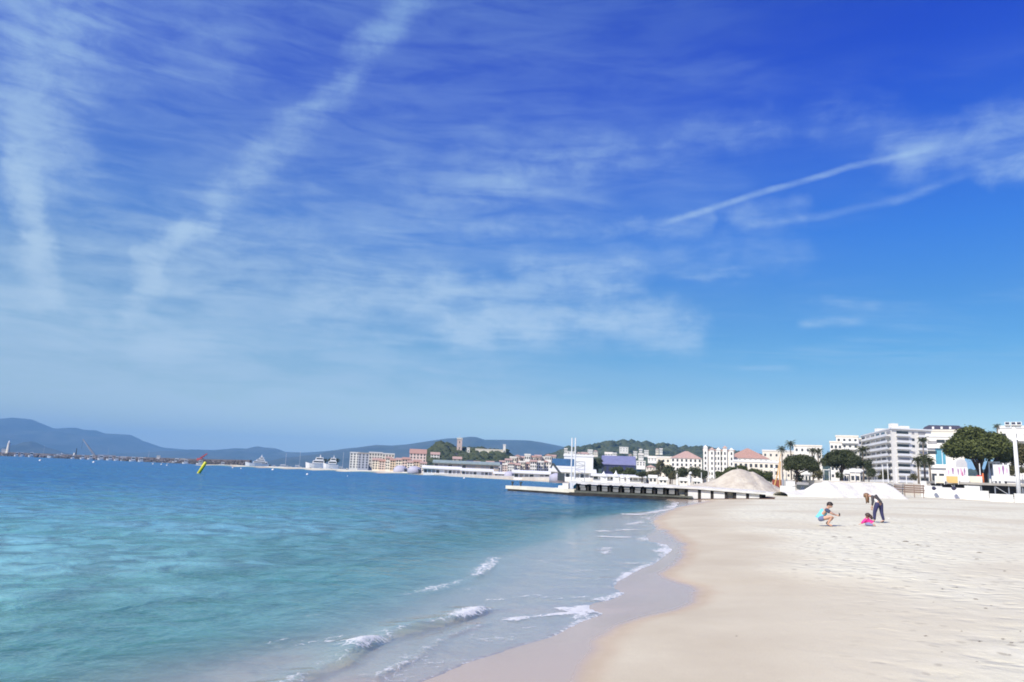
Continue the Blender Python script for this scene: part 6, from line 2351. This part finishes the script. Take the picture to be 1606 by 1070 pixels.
def child():
    p = hit(1361, 825)
    rz = -math.atan2(p.x, p.y)
    root = tag(empty('person', p, rz), 'small child in magenta jacket crouching low on the sand', 'person')
    s_ = .62
    J = {'pelvis': (.10, .04, .12, .095), 'waist': (.03, .03, .17, .095), 'chest': (-.05, 0, .22, .100), 'neck': (-.02, -.01, .30, .04)}
    E = [('pelvis', 'waist'), ('waist', 'chest'), ('chest', 'neck')]
    for s, q in (('L', -1), ('R', 1)):
        J['hip' + s] = (.12, q * .08, .10, .065)
        J['knee' + s] = (-.06 + .04 * q, q * .14, .07, .045)
        J['ankle' + s] = (.20, q * .13, .05, .032)
        J['toe' + s] = (.28, q * .13, .035, .028)
        legs_edges(E, s)
        J['shoulder' + s] = (-.07, q * .11, .24, .045)
        J['elbow' + s] = (-.16, q * .14, .15, .034)
        J['wrist' + s] = (-.24, q * .10, .07, .022)
        arm_edges(E, s)
        fingers(J, E, s, J['wrist' + s][:3], (-.9, 0, -.3), (0, 0, -1), s_, .3)
    c, f, up, sd = head(J, E, (-.02, -.01, .30), (.02, -.02, .385), (-.75, -.45, -.40), s=.86)
    skinned('body', J, E, SKIN, root, root='pelvis')
    skinned('jacket', sub(J, ['pelvis', 'waist', 'chest'], .034), [('pelvis', 'waist'), ('waist', 'chest')], MAG, root, root='waist')
    for s in 'LR':
        a, b, w = (Vector(J[k + s][:3]) for k in ('shoulder', 'elbow', 'wrist'))
        skinned('sleeve', {'a': (*(a.lerp(Vector(J['chest'][:3]), .4)), .070), 'b': (*a, .064), 'c': (*b, .052), 'd': (*b.lerp(w, .8), .038)}, [('a', 'b'), ('b', 'c'), ('c', 'd')], MAG, root)
        h, k, n = (Vector(J[q + s][:3]) for q in ('hip', 'knee', 'ankle'))
        skinned('legging', {'a': (*h, .078), 'b': (*k, .056), 'c': (*n, .042)}, [('a', 'b'), ('b', 'c')], GREYJ, root)
    face_marks(c, f, up, sd, root, s=.86)
    L = []
    for k in range(8):
        a = math.pi * (k / 7 - .5)
        o = c + up * .02 + (sd * math.sin(a) - f * math.cos(a)) * .088
        L.append((o, o + Vector((.08, 0, -.10)), .026))
    hair_cap(c, f, up, sd, root, mat('brown_hair', (0.055, 0.028, 0.022), .55, .3, 25), s=.86, long_=L)


crouching_man()
bending_woman()
child()

# ------------------------------------------------------------------ scraps of dry seaweed, and the dug sand by the people
WEED = mat('dry_seaweed', (0.16, 0.125, 0.095), 0.95, 0.3, 14)


def weed_mesh(seed):
    rr = random.Random(seed)
    b = MB()
    for k in range(5):
        a = rr.random() * math.pi
        l = rr.uniform(.35, .6)
        x, y = rr.uniform(-.15, .15), rr.uniform(-.1, .1)
        d = Vector((math.cos(a), math.sin(a) * .6, 0))
        o = Vector((x, y, .05))
        b.tube([o - d * l, o + Vector((0, 0, rr.uniform(.03, .12))), o + d * l * .8], [.02, .085, .015], 5)
    return b.mesh('seaweed_scrap', WEED, True)


WM = [weed_mesh(k) for k in range(5)]
SCR = [(1420, 850, 14), (1438, 855, 13), (1455, 857, 9), (1491, 863, 10), (1477, 869, 10), (1487, 869, 6), (1535, 867, 12), (1532, 877, 8), (1575, 896, 9), (1510, 934, 6), (1530, 940, 10), (1545, 954, 8),
       (1555, 950, 7), (1567, 944, 7), (1452, 998, 12), (1477, 1023, 7), (1484, 1034, 8), (1508, 1055, 8), (1532, 1038, 7), (1536, 1006, 9), (1508, 990, 5), (1572, 1002, 8), (1586, 1008, 8), (1583, 1027, 7),
       (1600, 990, 6), (1214, 893, 5), (1264, 886, 6), (1310, 843, 14), (1332, 843, 10), (1340, 824, 6), (1478, 924, 7), (1500, 921, 5), (1404, 890, 6), (1380, 869, 5), (1464, 945, 6), (1155, 998, 6)]
for k, (x, y, wpx) in enumerate(SCR):
    p = hit(x, y)
    s = wpx / F * p.y * .8
    o = link('seaweed_scrap', WM[k % 5], None, (p.x, p.y, p.z), k * 1.1 % .9 - .45)
    o.scale = (s, s * 1.3, s * .55)
    tag(o, 'scrap of dry seaweed', 'seaweed', 'scraps of dry seaweed on the sand')
ORD += ['thirty-first', 'thirty-second', 'thirty-third', 'thirty-fourth', 'thirty-fifth', 'thirty-sixth', 'thirty-seventh', 'thirty-eighth']
number_labels('scraps of dry seaweed on the sand', '%s from the left of the small dark seaweed scraps on the sand')
